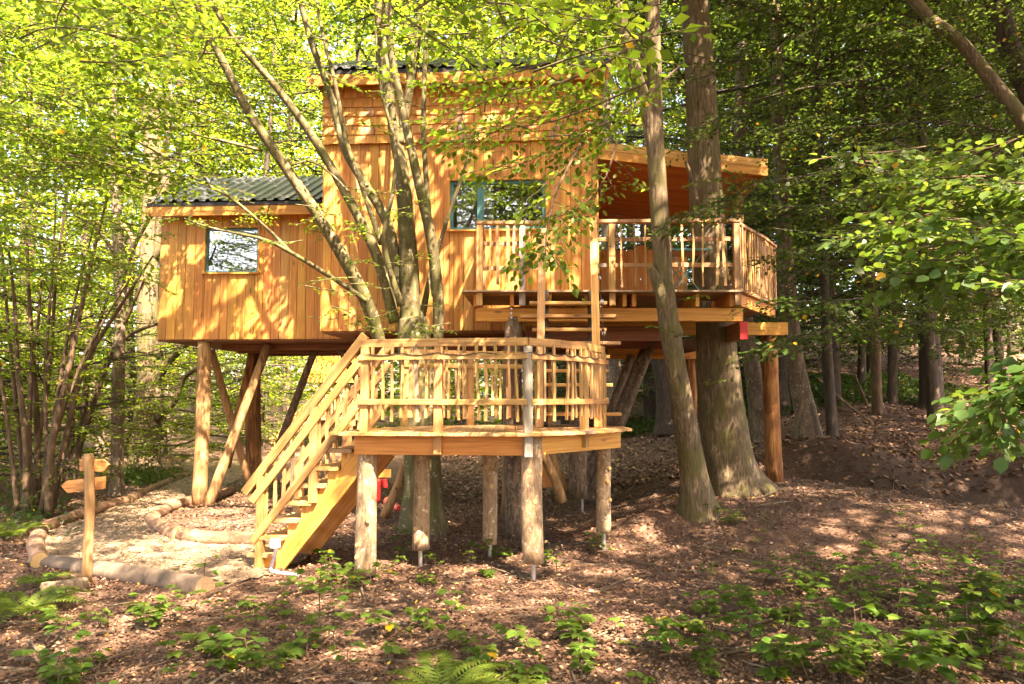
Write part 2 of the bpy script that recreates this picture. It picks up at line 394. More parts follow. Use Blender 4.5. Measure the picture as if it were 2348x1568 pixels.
# ------------------------------------------------------------------ the setting: ground and path
def build_ground():
    xs = np.concatenate([np.linspace(-120, -16, 14)[:-1], np.linspace(-16, -8, 20)[:-1], np.linspace(-8, 12, 230)[:-1], np.linspace(12, 24, 40)[:-1], np.linspace(24, 120, 14)])
    ys = np.concatenate([np.linspace(-60, 3, 14)[:-1], np.linspace(3, 17, 190)[:-1], np.linspace(17, 40, 60)[:-1], np.linspace(40, 160, 20)])
    r = np.random.default_rng(3); v = []
    for y in ys:
        for x in xs:
            v.append((x, y, gz(x, y)))
    v = np.array(v); near = (v[:, 1] > 3) & (v[:, 1] < 17) & (abs(v[:, 0]) < 12)
    v[near, 2] += r.normal(0, .006, near.sum())
    nx = len(xs); f = [(j * nx + i, j * nx + i + 1, (j + 1) * nx + i + 1, (j + 1) * nx + i) for j in range(len(ys) - 1) for i in range(nx - 1)]
    m, nt, b = newmat('forest_soil'); k = NT(nt); tc = k.add('ShaderNodeTexCoord').outputs['Object']
    n1 = k.noise(tc, 1.3, 5, .6); n2 = k.noise(tc, 14, 5, .7); n3 = k.voro(tc, 38).outputs['Color']
    sep = k.add('ShaderNodeSeparateColor'); k.l.new(n3, sep.inputs[0])
    col = k.ramp(n2, [(.3, (.045, .022, .013)), (.5, (.10, .053, .033)), (.72, (.19, .11, .072))])
    col = k.mix(k.math('MULTIPLY', sep.outputs[0], .55), col, k.ramp(sep.outputs[1], [(.0, (.06, .032, .017)), (.5, (.15, .082, .043)), (1, (.27, .17, .10))]))
    col = k.mix(k.math('MULTIPLY', k.ramp(n1, [(.45, (0,) * 3), (.65, (1,) * 3)]), .4), col, (.06, .04, .027))
    k.l.new(col, b.inputs['Base Color']); b.inputs['Roughness'].default_value = .95
    k.l.new(k.bump(k.math('ADD', n2, sep.outputs[2]), .7, .02), b.inputs['Normal'])
    # bare wet clay in the ditch, the hollow's shade painted into its dark tone
    at = k.add('ShaderNodeAttribute'); at.attribute_name = 'damp_shade'
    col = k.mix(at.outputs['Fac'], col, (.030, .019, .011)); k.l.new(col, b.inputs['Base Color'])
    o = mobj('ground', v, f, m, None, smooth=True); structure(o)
    da = o.data.attributes.new('damp_shade', 'FLOAT', 'POINT'); da.data.foreach_set('value', np.array([damp_shade(p[0], p[1]) for p in v], np.float32))
build_ground()

# the wood-chip path: left edge and right edge as seen
PL = [(82, 1272), (96, 1210), (205, 1160), (300, 1132), (372, 1102), (425, 1082), (405, 1062), (440, 1052)]
PR = [(470, 1345), (640, 1300), (640, 1232), (420, 1222), (355, 1190), (395, 1162), (470, 1140), (520, 1115), (560, 1080), (530, 1062)]
PATHPOLY = [G(*p) for p in [(80, 1285), (84, 1222), (200, 1165), (300, 1132), (368, 1103), (430, 1086), (400, 1066), (425, 1052), (520, 1050), (560, 1062), (560, 1085), (520, 1112), (440, 1140), (365, 1180), (385, 1210), (440, 1228), (600, 1232), (720, 1236), (700, 1275), (600, 1320), (470, 1335), (300, 1310), (150, 1293)]]
def inpoly(x, y, poly):
    c = False; n = len(poly)
    for i in range(n):
        a, b = poly[i], poly[(i + 1) % n]
        if (a.y > y) != (b.y > y) and x < (b.x - a.x) * (y - a.y) / (b.y - a.y) + a.x: c = not c
    return c
def build_path():
    xs = [p.x for p in PATHPOLY]; ys = [p.y for p in PATHPOLY]
    v, f, idx = [], [], {}; h = .09
    import math as _m
    gx0, gy0 = min(xs), min(ys)
    def vid(i, j):
        if (i, j) not in idx:
            x, y = gx0 + i * h, gy0 + j * h
            idx[(i, j)] = len(v); v.append((x, y, gz(x, y) + .022 + rng.normal(0, .004)))
        return idx[(i, j)]
    for i in range(int((max(xs) - gx0) / h) + 1):
        for j in range(int((max(ys) - gy0) / h) + 1):
            if inpoly(gx0 + (i + .5) * h, gy0 + (j + .5) * h, PATHPOLY):
                f.append((vid(i, j), vid(i + 1, j), vid(i + 1, j + 1), vid(i, j + 1)))
    m, nt, b = newmat('wood_chip'); k = NT(nt); tc = k.add('ShaderNodeTexCoord').outputs['Object']
    n2 = k.noise(tc, 9, 5, .7); vo = k.voro(tc, 55).outputs['Color']; sep = k.add('ShaderNodeSeparateColor'); k.l.new(vo, sep.inputs[0])
    col = k.ramp(sep.outputs[0], [(0, (.11, .072, .042)), (.5, (.24, .168, .10)), (1, (.37, .275, .18))])
    col = k.mix(k.ramp(n2, [(.4, (.5,) * 3), (.6, (0,) * 3)]), col, (.15, .105, .07))
    k.l.new(col, b.inputs['Base Color']); b.inputs['Roughness'].default_value = .95
    k.l.new(k.bump(k.math('ADD', sep.outputs[2], n2), .9, .02), b.inputs['Normal'])
    structure(mobj('path', v, f, m, None, smooth=True))
build_path()

# ------------------------------------------------------------------ the treehouse
HA = math.radians(3.3); HO = V(-.78, 11.5, 0); HX = V(math.cos(HA), -math.sin(HA), 0); HY = V(math.sin(HA), math.cos(HA), 0)
def H(x, y, z): return HO + HX * x + HY * y + V(0, 0, z)
def HL(u, v, yl):
    c = V(0, 0, CAMZ); d = P(u, v, 1.0) - c; t = (yl - (c - HO).dot(HY)) / d.dot(HY); p = c + d * t
    return V((p - HO).dot(HX), yl, p.z)
house = thing('treehouse', 'orange timber treehouse on log stilts with black sheet roofs and railed upper deck', 'treehouse', HO)

def slab_mesh(parts, mat, name, parent):
    """axis aligned boxes in the house frame joined to one mesh"""
    v, f = [], []
    for (x0, x1, y0, y1, z0, z1) in parts:
        b = len(v)
        v += [H(x, y, z) for z in (z0, z1) for y in (y0, y1) for x in (x0, x1)]
        f += [tuple(b + i for i in q) for q in ((0, 2, 3, 1), (4, 5, 7, 6), (0, 1, 5, 4), (2, 6, 7, 3), (1, 3, 7, 5), (0, 4, 6, 2))]
    return mobj(name, v, f, mat, parent)
FZ = 2.94                                   # underside of the house floors
MXL, MXR = HL(739, 600, 0).x, HL(1369, 600, 0).x
SHZ = HL(1100, 327, 0).z                    # lower edge of the shingles
EAVE = HL(1397, 152, -.3)                   # main eave, top right of the fascia
WL, WR, WT, WB = HL(1031, 470, 0).x, HL(1251, 470, 0).x, HL(1150, 413, 0).z, HL(1150, 526, 0).z
AY = 1.5
AXL, AXR = HL(366, 650, AY).x, MXL + .6
AEAVE = HL(333, 472, AY - .3)
VL, VR, VT, VB = HL(471, 570, AY).x, HL(592, 570, AY).x, HL(530, 523, AY).z, HL(530, 625, AY).z
MD, AD = 4.2, 3.4
def shell(name, x0, x1, y0, y1, z0, z1, w):
    l, r, b, t = w; q = .035
    return slab_mesh([(x0, l, y0 + q, y0 + .14, z0, z1), (r, x1, y0 + q, y0 + .14, z0, z1), (l, r, y0 + q, y0 + .14, z0, b), (l, r, y0 + q, y0 + .14, t, z1),
                      (x0, x0 + .12, y0 + .143, y1, z0, z1), (x1 - .12, x1, y0 + .143, y1, z0, z1), (x0 + .123, x1 - .123, y1 - .12, y1, z0, z1),
                      (x0 + .123, x1 - .123, y0 + .143, y1 - .123, z0, z0 + .12), (x0 + .123, x1 - .123, y0 + .143, y1 - .123, z1 - .1, z1)], M_DARKBEAM, name, house)
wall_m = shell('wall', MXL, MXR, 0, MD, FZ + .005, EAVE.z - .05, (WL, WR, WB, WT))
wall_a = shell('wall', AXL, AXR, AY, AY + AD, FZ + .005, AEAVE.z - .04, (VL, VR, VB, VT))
def plank_wall(x0, x1, y, z0, z1, win, parent, pitch=.148, mat=None, n=None, jz=.0):
    x = x0; r = random.Random(int(x0 * 1000) + 3)
    while x < x1 - .02:
        w = min(pitch * r.uniform(.9, 1.12), x1 - x)
        if x1 - x - w < .05: w = x1 - x
        segs = [(z0 + r.uniform(-jz, jz), z1)]
        if win:
            l, rr, b, t = win
            if x + w > l + .01 and x < rr - .01:
                # boards beside the opening are notched by splitting lengthwise
                cuts = [(x, min(x + w, l), segs), (max(x, l), min(x + w, rr), [(z0, b), (t, z1)]), (max(x, rr), x + w, segs)]
            else: cuts = [(x, x + w, segs)]
        else: cuts = [(x, x + w, segs)]
        mm = M_LARCHP if r.random() < .16 else (mat or M_LARCH)
        for a, b_, sg in cuts:
            if b_ - a < .012: continue
            for s0, s1 in sg:
                if s1 - s0 < .02: continue
                xm = (a + b_) / 2; yy = y + .016 + r.uniform(-.002, .002)
                stick('plank', H(xm, yy, s0), H(xm, yy, s1), b_ - a - .006, .026, mm, parent, HX, .003)
        x += w
plank_wall(MXL, MXR, 0, FZ, SHZ + .06, (WL, WR, WB, WT), wall_m)
plank_wall(AXL, MXL + .5, AY, FZ, AEAVE.z - .05, (VL, VR, VB, VT), wall_a, .155)
# side walls facing left, seen only from further left
def side_planks(xs, y0, y1, z0, z1, parent):
    y = y0; r = random.Random(5)
    while y < y1 - .05:
        w = min(.15, y1 - y); stick('plank', H(xs, y + w / 2, z0), H(xs, y + w / 2, z1), w - .006, .026, M_LARCH, parent, HY, .003); y += w
side_planks(AXL - .014, AY + .03, AY + AD, FZ, AEAVE.z - .05, wall_a)
side_planks(MXL - .014, .03, AY, FZ, EAVE.z - .1, wall_m)
side_planks(MXR + .014, .03, MD, FZ, EAVE.z - .1, wall_m)
# shingles
up_wall = slab_mesh([(MXL - .02, MXR + .02, -.02, .002, SHZ + .02, EAVE.z - .06)], M_DARKBEAM, 'shingle_batten', house)
SX0, SX1 = HL(739, 260, -.06).x, HL(1380, 260, -.06).x
def shingles():
    rows = 7; top = EAVE.z - .06; h = (top - SHZ) / (rows - .35); r = random.Random(4); cache = {}
    for k in range(rows):
        zb = SHZ + k * h; x = SX0 - r.uniform(0, .06)
        while x < SX1 - .03:
            w = r.uniform(.13, .175); a = max(x, SX0); b = min(x + w, SX1)
            if SX1 - b < .06: b = SX1; w = b - x
            if b - a > .03:
                z1 = min(zb + h * 1.25, top + .1); rr = r.random()
                mat = M_RAILB if rr < .09 else (M_LARCHP if rr < .3 else M_LARCH)
                zz = zb + r.uniform(-.006, .006); xm = (a + b) / 2
                wq = round((b - a) - .005, 2); hq = round(z1 - zz, 2)
                stick('shingle', H(xm, -.058, zz), H(xm, -.034, zz + hq), wq, .018, mat, up_wall, HX, .002)
            x += w
shingles()
# fascias and black gutter line, roofs of trapezoidal sheet
def roof(x0, x1, y0, z0, ridge_y, y1, slope, parent_name, sheets, seg=.205):
    t = math.tan(slope); zr = z0 + (ridge_y - y0) * t
    rp = slab_mesh([(x0 + .05, x1 - .05, y0 + .03, y0 + .09, z0 - .05, z0 + .012)], M_BLACKMETAL, 'roof', house)
    # roof deck below the sheets
    v = [H(x0 + .04, y0 + .06, z0 + .0), H(x1 - .04, y0 + .06, z0 + .0), H(x1 - .04, ridge_y, zr - .03), H(x0 + .04, ridge_y, zr - .03), H(x1 - .04, y1, z0 + .0), H(x0 + .04, y1, z0 + .0),
         H(x0 + .04, y0 + .06, z0 - .05), H(x1 - .04, y0 + .06, z0 - .05), H(x1 - .04, y1, z0 - .05), H(x0 + .04, y1, z0 - .05)]
    mobj('roof_boarding', v, [(0, 1, 2, 3), (3, 2, 4, 5), (6, 9, 8, 7), (1, 7, 8, 4, 2), (0, 3, 5, 9, 6), (4, 8, 9, 5), (0, 6, 7, 1)], M_DARKBEAM, rp)
    prof = []; x = 0.0
    while x < (x1 - x0) - .001:
        prof += [(x, 0), (x + seg * .50, 0), (x + seg * .62, .038), (x + seg * .88, .038)]; x += seg
    prof = [(min(a, x1 - x0), b) for a, b in prof]; per = max(1, int(1.0 / seg)) * 4
    for s in range(0, len(prof) - 1, per):
        pr = prof[s:s + per + 1]; n = len(pr)
        if n < 2: continue
        for (ya, za, yb, zb) in ((y0, z0 + .03, ridge_y, zr + .03), (y1 + .1, z0 + .03 - .1 * t, ridge_y, zr + .03)):
            v = []
            for d in (0, -.006):
                v += [H(x0 + a, ya, za + b + d) for a, b in pr] + [H(x0 + a, yb, zb + b + d) for a, b in pr]
            f = [(i, i + 1, n + i + 1, n + i) for i in range(n - 1)] + [(2 * n + i, 3 * n + i, 3 * n + i + 1, 2 * n + i + 1) for i in range(n - 1)]
            f += [(i, 2 * n + i, 2 * n + i + 1, i + 1) for i in range(n - 1)] + [(n + i, n + i + 1, 3 * n + i + 1, 3 * n + i) for i in range(n - 1)]
            f += [(0, n, 3 * n, 2 * n), (n - 1, 3 * n - 1, 4 * n - 1, 2 * n - 1)]
            mobj('roof_sheet', v, f, M_ROOF, rp)
    return rp
MRX0, MRX1 = HL(699, 180, -.3).x, EAVE.x
roof(MRX0, MRX1, -.32, EAVE.z + .035, MD / 2, MD, math.radians(27), 'roof', 4)
stick('fascia', H(MRX0 + .02, -.27, EAVE.z - .095), H(MRX1 - .01, -.27, EAVE.z - .095), .185, .035, M_BEAM, house, V(0, 0, 1))
slab_mesh([(MRX0 + .05, MRX1 - .05, -.25, .0, EAVE.z - .075, EAVE.z - .06)], M_LARCH, 'soffit', house)
for xx in (MRX0 + .03, MRX1 - .03):
    stick('bargeboard', H(xx, -.25, EAVE.z - .09), H(xx, MD / 2, EAVE.z - .09 + (MD / 2 + .25) * math.tan(math.radians(27))), .18, .03, M_BEAM, house, V(0, 0, 1))
ARX0, ARX1 = HL(331, 470, AY - .3).x, MXL
roof(ARX0, ARX1 + .3, AY - .34, AEAVE.z + .035, AY + AD / 2 - .05, AY + AD, math.radians(27), 'roof', 4)
stick('fascia', H(ARX0 + .02, AY - .28, AEAVE.z - .095), H(ARX1 + .2, AY - .28, AEAVE.z - .095), .19, .035, M_BEAM, house, V(0, 0, 1))
slab_mesh([(ARX0 + .05, ARX1, AY - .26, AY + .0, AEAVE.z - .075, AEAVE.z - .06)], M_LARCH, 'soffit', house)
stick('bargeboard', H(ARX0 + .03, AY - .25, AEAVE.z - .09), H(ARX0 + .03, AY + AD / 2, AEAVE.z - .09 + (AD / 2 + .25) * math.tan(math.radians(27))), .18, .03, M_BEAM, house, V(0, 0, 1))

# windows
def window(l, r, b, t, y, mull, curtains, frw=.055):
    fr = slab_mesh([(l - .035, r + .035, y - .03, y + .05, t, t + .032), (l - .035, l, y - .025, y + .05, b, t), (r, r + .035, y - .025, y + .05, b, t), (l - .05, r + .05, y - .055, y + .05, b - .03, b)], M_BEAM, 'window', house)
    bars = [(l, r, t - frw), (l, r, b)]
    pcs = [(l + .002, r - .002, y + .03, y + .085, b + .002, b + frw), (l + .002, r - .002, y + .03, y + .085, t - frw, t - .002), (l + .002, l + frw, y + .031, y + .084, b + frw, t - frw), (r - frw, r - .002, y + .031, y + .084, b + frw, t - frw)]
    for m0, m1 in mull: pcs.append((m0, m1, y + .025, y + .088, b + frw, t - frw))
    slab_mesh(pcs, M_TEAL, 'window_frame', fr)
    xs = [l + frw] + [q for m in mull for q in m] + [r - frw]
    for i in range(0, len(xs), 2):
        slab_mesh([(xs[i], xs[i + 1], y + .055, y + .060, b + frw, t - frw)], M_GLASS, 'pane', fr)
    for c0, c1 in curtains:
        n = max(6, int((c1 - c0) / .018)); v, f = [], []
        for i in range(n + 1):
            x = c0 + (c1 - c0) * i / n; yy = y + .17 + .022 * math.sin(i * 1.3) + .008 * math.sin(i * 2.9)
            v += [H(x, yy, b - .12), H(x, yy, t + .02), H(x, yy + .003, b - .12), H(x, yy + .003, t + .02)]
        for i in range(n):
            q = 4 * i; f += [(q, q + 4, q + 5, q + 1), (q + 2, q + 3, q + 7, q + 6)]
        mobj('curtain', v, f, M_CURTAIN, fr, smooth=True)
W_ = WR - WL
window(WL, WR, WB, WT, 0, [(WL + W_ * .285, WL + W_ * .355)], [(WL + .02, WL + W_ * .30), (WL + W_ * .34, WL + W_ * .43)], .05)
V_ = VR - VL
window(VL, VR, VB, VT, AY, [], [(VL + V_ * .30, VL + V_ * .58)], .035)

# floor beams of both boxes
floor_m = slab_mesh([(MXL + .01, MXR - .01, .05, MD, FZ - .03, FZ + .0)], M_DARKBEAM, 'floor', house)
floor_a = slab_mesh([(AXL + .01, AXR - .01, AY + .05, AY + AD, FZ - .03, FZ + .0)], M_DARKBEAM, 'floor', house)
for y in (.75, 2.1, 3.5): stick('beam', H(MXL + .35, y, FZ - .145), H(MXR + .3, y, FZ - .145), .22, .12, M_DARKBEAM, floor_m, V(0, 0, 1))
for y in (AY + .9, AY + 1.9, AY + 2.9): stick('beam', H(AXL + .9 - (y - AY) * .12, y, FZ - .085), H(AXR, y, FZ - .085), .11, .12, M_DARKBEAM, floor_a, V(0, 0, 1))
stick('beam', H(AXR - .3, AY + .2, FZ - .10), H(AXR - .3, AY + AD, FZ - .10), .10, .10, M_DARKBEAM, floor_a, V(0, 0, 1))

# upper deck
DZ = 3.35
big_c = P(1632, 660, 11.25)
DECK = [V(-.68, 9.98, 0), V(3.12, 9.93, 0), V(4.2, 11.6, 0), V(4.2, 15.3, 0), V(1.42, 15.3, 0), V(1.42, 11.36, 0), V(-.62, 11.46, 0)]
def xspan(poly, y):
    xs = []
    for i in range(len(poly)):
        a, b = poly[i], poly[(i + 1) % len(poly)]
        if (a.y > y) != (b.y > y): xs.append(a.x + (b.x - a.x) * (y - a.y) / (b.y - a.y))
    return sorted(xs)
deck = slab_mesh([], M_DARKBEAM, 'deck', house) if False else thing('deck', '', '', (1.5, 11, DZ))
del deck['label']; del deck['category']; setp(deck, house)
y = 9.95
def deck_cut(poly_xs, y, hole=None):
    a, b = poly_xs[0], poly_xs[-1]
    if hole is not None and abs(y - hole.y) < .36: 
        return [(a, hole.x - .34), (hole.x + .34, b)]
    return [(a, b)]
front_i = 0
while y < 15.2:
    ym = y + .066; xs = xspan(DECK, max(ym, 10.0))
    if len(xs) >= 2:
        for a, b in deck_cut(xs, ym, big_c):
            if b - a > .1: stick('deck_board', (a, ym, DZ - .014), (b, ym, DZ - .014), .026, .128, M_DECK if y < 10.1 else M_DARKBEAM if False else M_DECK, deck, V(0, 0, 1), .003)
    y += .135
# joists (along depth), bearers (across)
for xj in (-.50, .0, .52, 1.02, 1.55, 1.68, 2.55, 3.02):
    y1 = 11.35 if xj < 1.4 else 15.2
    y0 = 10.12
    if xj == 2.55: y1 = 10.85
    stick('joist', (xj, y0, DZ - .115), (xj, y1, DZ - .115), .17, .055, M_BEAM, deck, V(0, 0, 1))
stick('joist', (3.12, 10.12, DZ - .115), (4.12, 11.62, DZ - .115), .17, .055, M_BEAM, deck, V(0, 0, 1))
fb = stick('front_bearer', (-.50, 10.33, 3.045), (3.20, 10.28, 3.045), .185, .14, M_BEAM, deck, V(0, 0, 1))
for k in range(3):
    for ux in (1172,):
        p = P(ux, 708 + k * 10, 10.24); log('bolt', [p, p + V(0, -.02, 0)], .016, .016, [M_STEEL, M_STEEL], fb, 8)
stick('bearer', (1.15, 12.25, 3.03), (4.55, 12.25, 3.03), .21, .14, M_BEAM, deck, V(0, 0, 1))
stick('bearer', (.2, 11.0, 2.84), (2.45, 10.95, 2.84), .22, .14, M_DARKBEAM, deck, V(0, 0, 1))
stick('bearer', (.9, 14.0, 2.74), (4.0, 13.9, 2.74), .24, .14, M_BEAM, deck, V(0, 0, 1))
stick('bearer', (1.2, 12.9, 2.86), (2.7, 12.9, 2.86), .22, .14, M_DARKBEAM, deck, V(0, 0, 1))
rb = P(1700, 751, 10.5)
stick('bearer', (rb.x, 10.45, 2.845), (rb.x - .05, 14.2, 2.845), .245, .10, M_DARKBEAM, deck, V(0, 0, 1))
e = stick('painted_end', (rb.x + .012, 10.435, 2.845), (rb.x + .012, 10.449, 2.845), .25, .108, M_RED, deck, V(0, 0, 1)); e['label'] = 'red painted beam end'

# railings: cleft pickets between posts
_pk = {}
def picket_mesh(var, mat, pointed=True, w=.036):
    key = (var, mat.name, pointed, w)
    if key in _pk: return _pk[key]
    r = random.Random(100 + var); n = 8; v, f = [], []; ph = r.uniform(0, 6); a = r.uniform(.002, .012)
    for i in range(n):
        z = i / (n - 1); ww = w * r.uniform(.8, 1.15) / 2; tt = .013 * r.uniform(.8, 1.2)
        if pointed and i == n - 1: ww *= .35
        if pointed and i == n - 2: z = .965
        ox = a * math.sin(ph + z * r.uniform(4, 5.5)) ; oy = .006 * math.sin(ph * 2 + z * 4)
        v += [(ox - ww, oy - tt, z), (ox + ww * .7, oy - tt * 1.1, z), (ox + ww, oy + tt * .6, z), (ox - ww * .6, oy + tt, z)]
    for i in range(n - 1):
        for k in range(4): f.append((i * 4 + k, i * 4 + (k + 1) % 4, i * 4 + 4 + (k + 1) % 4, i * 4 + 4 + k))
    f += [(3, 2, 1, 0), (n * 4 - 4, n * 4 - 3, n * 4 - 2, n * 4 - 1)]
    me = mesh('picket', v, f, mat); _pk[key] = me; return me
def picket(p, h, d, parent, r, mats=(M_CLEFT,), pointed=True, w=.036):
    me = picket_mesh(r.randrange(9), r.choice(mats), pointed, w)
    x = Vector(d).normalized(); M = Matrix((x, V(0, 0, 1).cross(x), V(0, 0, 1))).transposed().to_4x4(); M.translation = p
    M = M @ Matrix.Rotation(r.uniform(-.022, .022), 4, 'Y') @ Matrix.Scale(h, 4, (0, 0, 1))
    return link('picket', me, parent, M)
def railing(parent, posts, zc, rails, pz, mat_r, mat_p, name='railing', gap=.115, post_mats=None, cap=(.105, .045), seed=0, post_w=.085, post_drop=None, mats=(M_CLEFT,), ppoint=True, seglist=None, proud=.05):
    """posts: list of base points (x,y,z); rails at heights; pickets from pz[0] to pz[1] above the base"""
    rl = thing(name, '', '', posts[0]); del rl['label']; del rl['category']; setp(rl, parent)
    r = random.Random(seed)
    for i, p in enumerate(posts):
        dz = post_drop[i] if post_drop else 0.0
        pm = post_mats[i] if post_mats else mat_p
        if pm is None: continue
        d = (Vector(posts[min(i + 1, len(posts) - 1)]) - Vector(posts[max(i - 1, 0)])); d.z = 0
        stick('post', V(p[0], p[1], p[2] + dz), V(p[0], p[1], p[2] + zc - cap[1] - .002), post_w, post_w * .9, pm, rl, d)
    for i in range(len(posts) - 1):
        a, b = Vector(posts[i]), Vector(posts[i + 1]); d = (b - a).normalized(); nrm = V(d.y, -d.x, 0)
        e0 = .05 if i == 0 else .0; e1 = .05 if i == len(posts) - 2 else .0
        stick('rail', a + V(0, 0, zc - cap[1] / 2) - d * e0, b + V(0, 0, zc - cap[1] / 2 + .001 * i) + d * e1, cap[0], cap[1], mat_r, rl, nrm)
        for k, zr in enumerate(rails):
            off = nrm * (proud if k != 99 else 0)
            stick('rail', a + V(0, 0, zr) + off - d * e0, b + V(0, 0, zr + .002) + off + d * e1, .06, .028, mat_r, rl, V(0, 0, 1))
        L = (b - a).length; n = int(L / gap); 
        for k in range(1, n):
            t = (k + r.uniform(-.22, .22)) / n
            if min(t, 1 - t) * L < .06: continue
            q = a + (b - a) * t + nrm * (proud - .03 if proud > 0 else .03)
            z0 = pz[0] + r.uniform(-.03, .03); z1 = pz[1] + r.uniform(-.03, .03)
            picket(q + V(0, 0, z0), z1 - z0, d, rl, r, mats, ppoint, r.choice((.026, .034, .042)))
    return rl
yb = 10.06
bx = lambda u: P(u, 660, yb).x
railing(house, [(bx(1099), yb, DZ), (bx(1197), yb, DZ), (bx(1238), yb, DZ)], .965, [.32, .66], (.10, .90), M_RAILB, M_RAIL, gap=.105, post_mats=[M_RAIL, M_GREYPOST, None], seed=2, mats=(M_CLEFT, M_CLEFT, M_CLEFTB), post_drop=[-.20, -.20, 0], proud=-.035)
railing(house, [(bx(1099), 11.3, DZ), (bx(1099), yb + .05, DZ)], .94, [.32, .66], (.05, .90), M_RAILB, M_RAIL, gap=.12, post_mats=[M_RAILB, None], seed=3, mats=(M_CLEFTB,), proud=.035)
railing(house, [(bx(1372), yb, DZ), (bx(1403), yb, DZ), (bx(1688), 10.02, DZ)], .985, [.36, .72], (.07, .93), M_RAILB, M_RAIL, gap=.148, post_mats=[None, M_RAIL, M_RAILB], seed=4, mats=(M_CLEFT, M_CLEFT, M_CLEFTB), post_drop=[0, -.20, -.20], proud=-.035)
railing(house, [(bx(1693), 10.08, DZ), (3.78, 11.02, DZ), (4.12, 11.58, DZ)], .955, [.36, .72], (.04, .90), M_RAILB, M_RAILB, gap=.085, seed=5, mats=(M_CLEFT, M_CLEFTB, M_CLEFTB), proud=-.035)
railing(house, [(4.12, 11.66, DZ), (4.14, 13.4, DZ), (4.14, 15.2, DZ)], .955, [.36, .72], (.04, .90), M_RAILB, M_RAILB, gap=.13, seed=6, mats=(M_CLEFTB,), proud=-.035)

# porch: roof falling to the right, ceiling boards, back wall
PRY0, PRY1 = -.05, 4.1
pr = HL(1760, 364, PRY0); pl_ = HL(1383, 325, PRY0)
px0, pz0, px1, pz1 = MXR + .03, pl_.z, pr.x, pr.z
sl = (pz1 - pz0) / (px1 - px0)
porch = slab_mesh([], M_DARKBEAM, 'porch_roof', house) if False else None
v = [H(px0, PRY0 + .05, pz0 - .03), H(px1 - .05, PRY0 + .05, pz1 - .03), H(px1 - .05, PRY1, pz1 - .03), H(px0, PRY1, pz0 - .03)]
v += [p - V(0, 0, .15) for p in v]
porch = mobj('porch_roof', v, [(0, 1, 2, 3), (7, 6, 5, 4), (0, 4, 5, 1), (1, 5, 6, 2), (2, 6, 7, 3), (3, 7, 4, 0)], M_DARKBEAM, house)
for hh, mm in ((-.065, M_RAIL), (-.20, M_BEAM)):
    stick('fascia', H(px0, PRY0 + .03, pz0 + hh), H(px1, PRY0 + .03, pz1 + hh), .13, .03, mm if hh < -.1 else M_LARCHP, porch, V(0, 0, 1))
stick('fascia', H(px1 - .03, PRY0 + .06, pz1 - .13), H(px1 - .03, PRY1, pz1 - .13), .24, .03, M_BEAM, porch, V(0, 0, 1))
yy = PRY0 + .1
while yy < PRY1 - .1:
    stick('ceiling_board', H(px0, yy + .045, pz0 - .194), H(px1 - .06, yy + .045, pz1 - .194), .018, .088, M_CEIL, porch, V(0, 0, 1), .004); yy += .092
for (u, w) in ((1438, 415), (1577, 433), (1418, 493)):
    c = V(0, 0, CAMZ); d = P(u, w, 1) - c; lo, hi = 9., 18.
    for _ in range(40):
        m_ = (lo + hi) / 2; q = c + d * m_; xl = (q - HO).dot(HX); zc = pz0 + sl * (xl - px0) - .206
        if q.z > zc: hi = m_
        else: lo = m_
    q = c + d * lo
    dl = log('downlight', [q, q + V(0, 0, -.012)], .045, .045, [M_BLACKMETAL, M_STEEL], porch, 14)
pp = HL(1694, 470, .75)
stick('porch_post', H(pp.x, .75, DZ), H(pp.x, .75, pz1 - .2), .105, .105, M_RAIL, house, HX)
stick('porch_post', H(px1 - .25, 3.95, DZ), H(px1 - .25, 3.95, pz1 - .2), .105, .105, M_RAIL, house, HX)
bwall = slab_mesh([(px0, px1 - .35, 4.02, 4.06, DZ + .02, DZ + .2)], M_DARKBEAM, 'porch_back_wall', house)
x = px0; r_ = random.Random(9)
while x < px1 - .62:
    w = r_.uniform(.12, .15); stick('plank', H(x + w / 2, 4.0, DZ), H(x + w / 2, 4.0, DZ + 1.62 + r_.choice((0, 0, .03, .1))), w - .008, .026, M_LARCH, bwall, HX); x += w

# log stilts and braces
def stilt(p0, p1, r0, r1, mats, seed, name='stilt', parent=None, bend=.03, seg=16):
    return log(name, [p0, p1], r0, r1, mats, parent or house, seg, seed, 6, bend)
ML = [M_PEELED, M_CUT]; MRd = [M_REDLOG, M_CUT]; MDk = [M_DARKLOG, M_CUT]; MSp = [M_SPRUCE, M_CUT]
stilt(P(455, 1163, 13.45), P(468, 782, 13.45), .128, .115, ML, 1)
stilt(P(583, 1130, 15.7), P(583, 795, 15.7), .155, .14, MRd, 2)
stilt(P(573, 1112, 14.9), P(484, 802, 14.3), .075, .07, ML, 3, 'brace')
stilt(P(474, 1168, 13.3), P(615, 790, 13.9), .088, .078, ML, 4, 'brace')
stilt(P(520, 1070, 15.6), P(578, 812, 15.4), .085, .08, MRd, 5, 'brace')
stilt(P(640, 1020, 15.3), P(722, 802, 14.6), .08, .07, MDk, 6, 'brace')
stilt(P(835, 900, 14.4), P(780, 800, 14.3), .075, .07, MDk, 7, 'brace')
stilt(P(1183, 1236, 10.3), P(1176, 728, 10.36), .135, .12, MDk, 8)
stilt(P(1325, 1142, 12.2), P(1330, 790, 12.2), .145, .14, MDk, 9)
stilt(P(1163, 1180, 11.2), P(1165, 800, 11.2), .10, .10, ML, 10)
stilt(P(1775, 1102, 12.35), P(1763, 757, 12.35), .135, .125, MRd, 11)
stilt(P(1352, 1150, 12.7), P(1500, 775, 12.9), .085, .075, MDk, 12, 'brace')
stilt(P(1338, 1150, 12.9), P(1478, 800, 13.2), .09, .08, MDk, 13, 'brace')
stilt(P(1325, 1140, 13.2), P(1447, 815, 13.7), .085, .075, MDk, 14, 'brace')
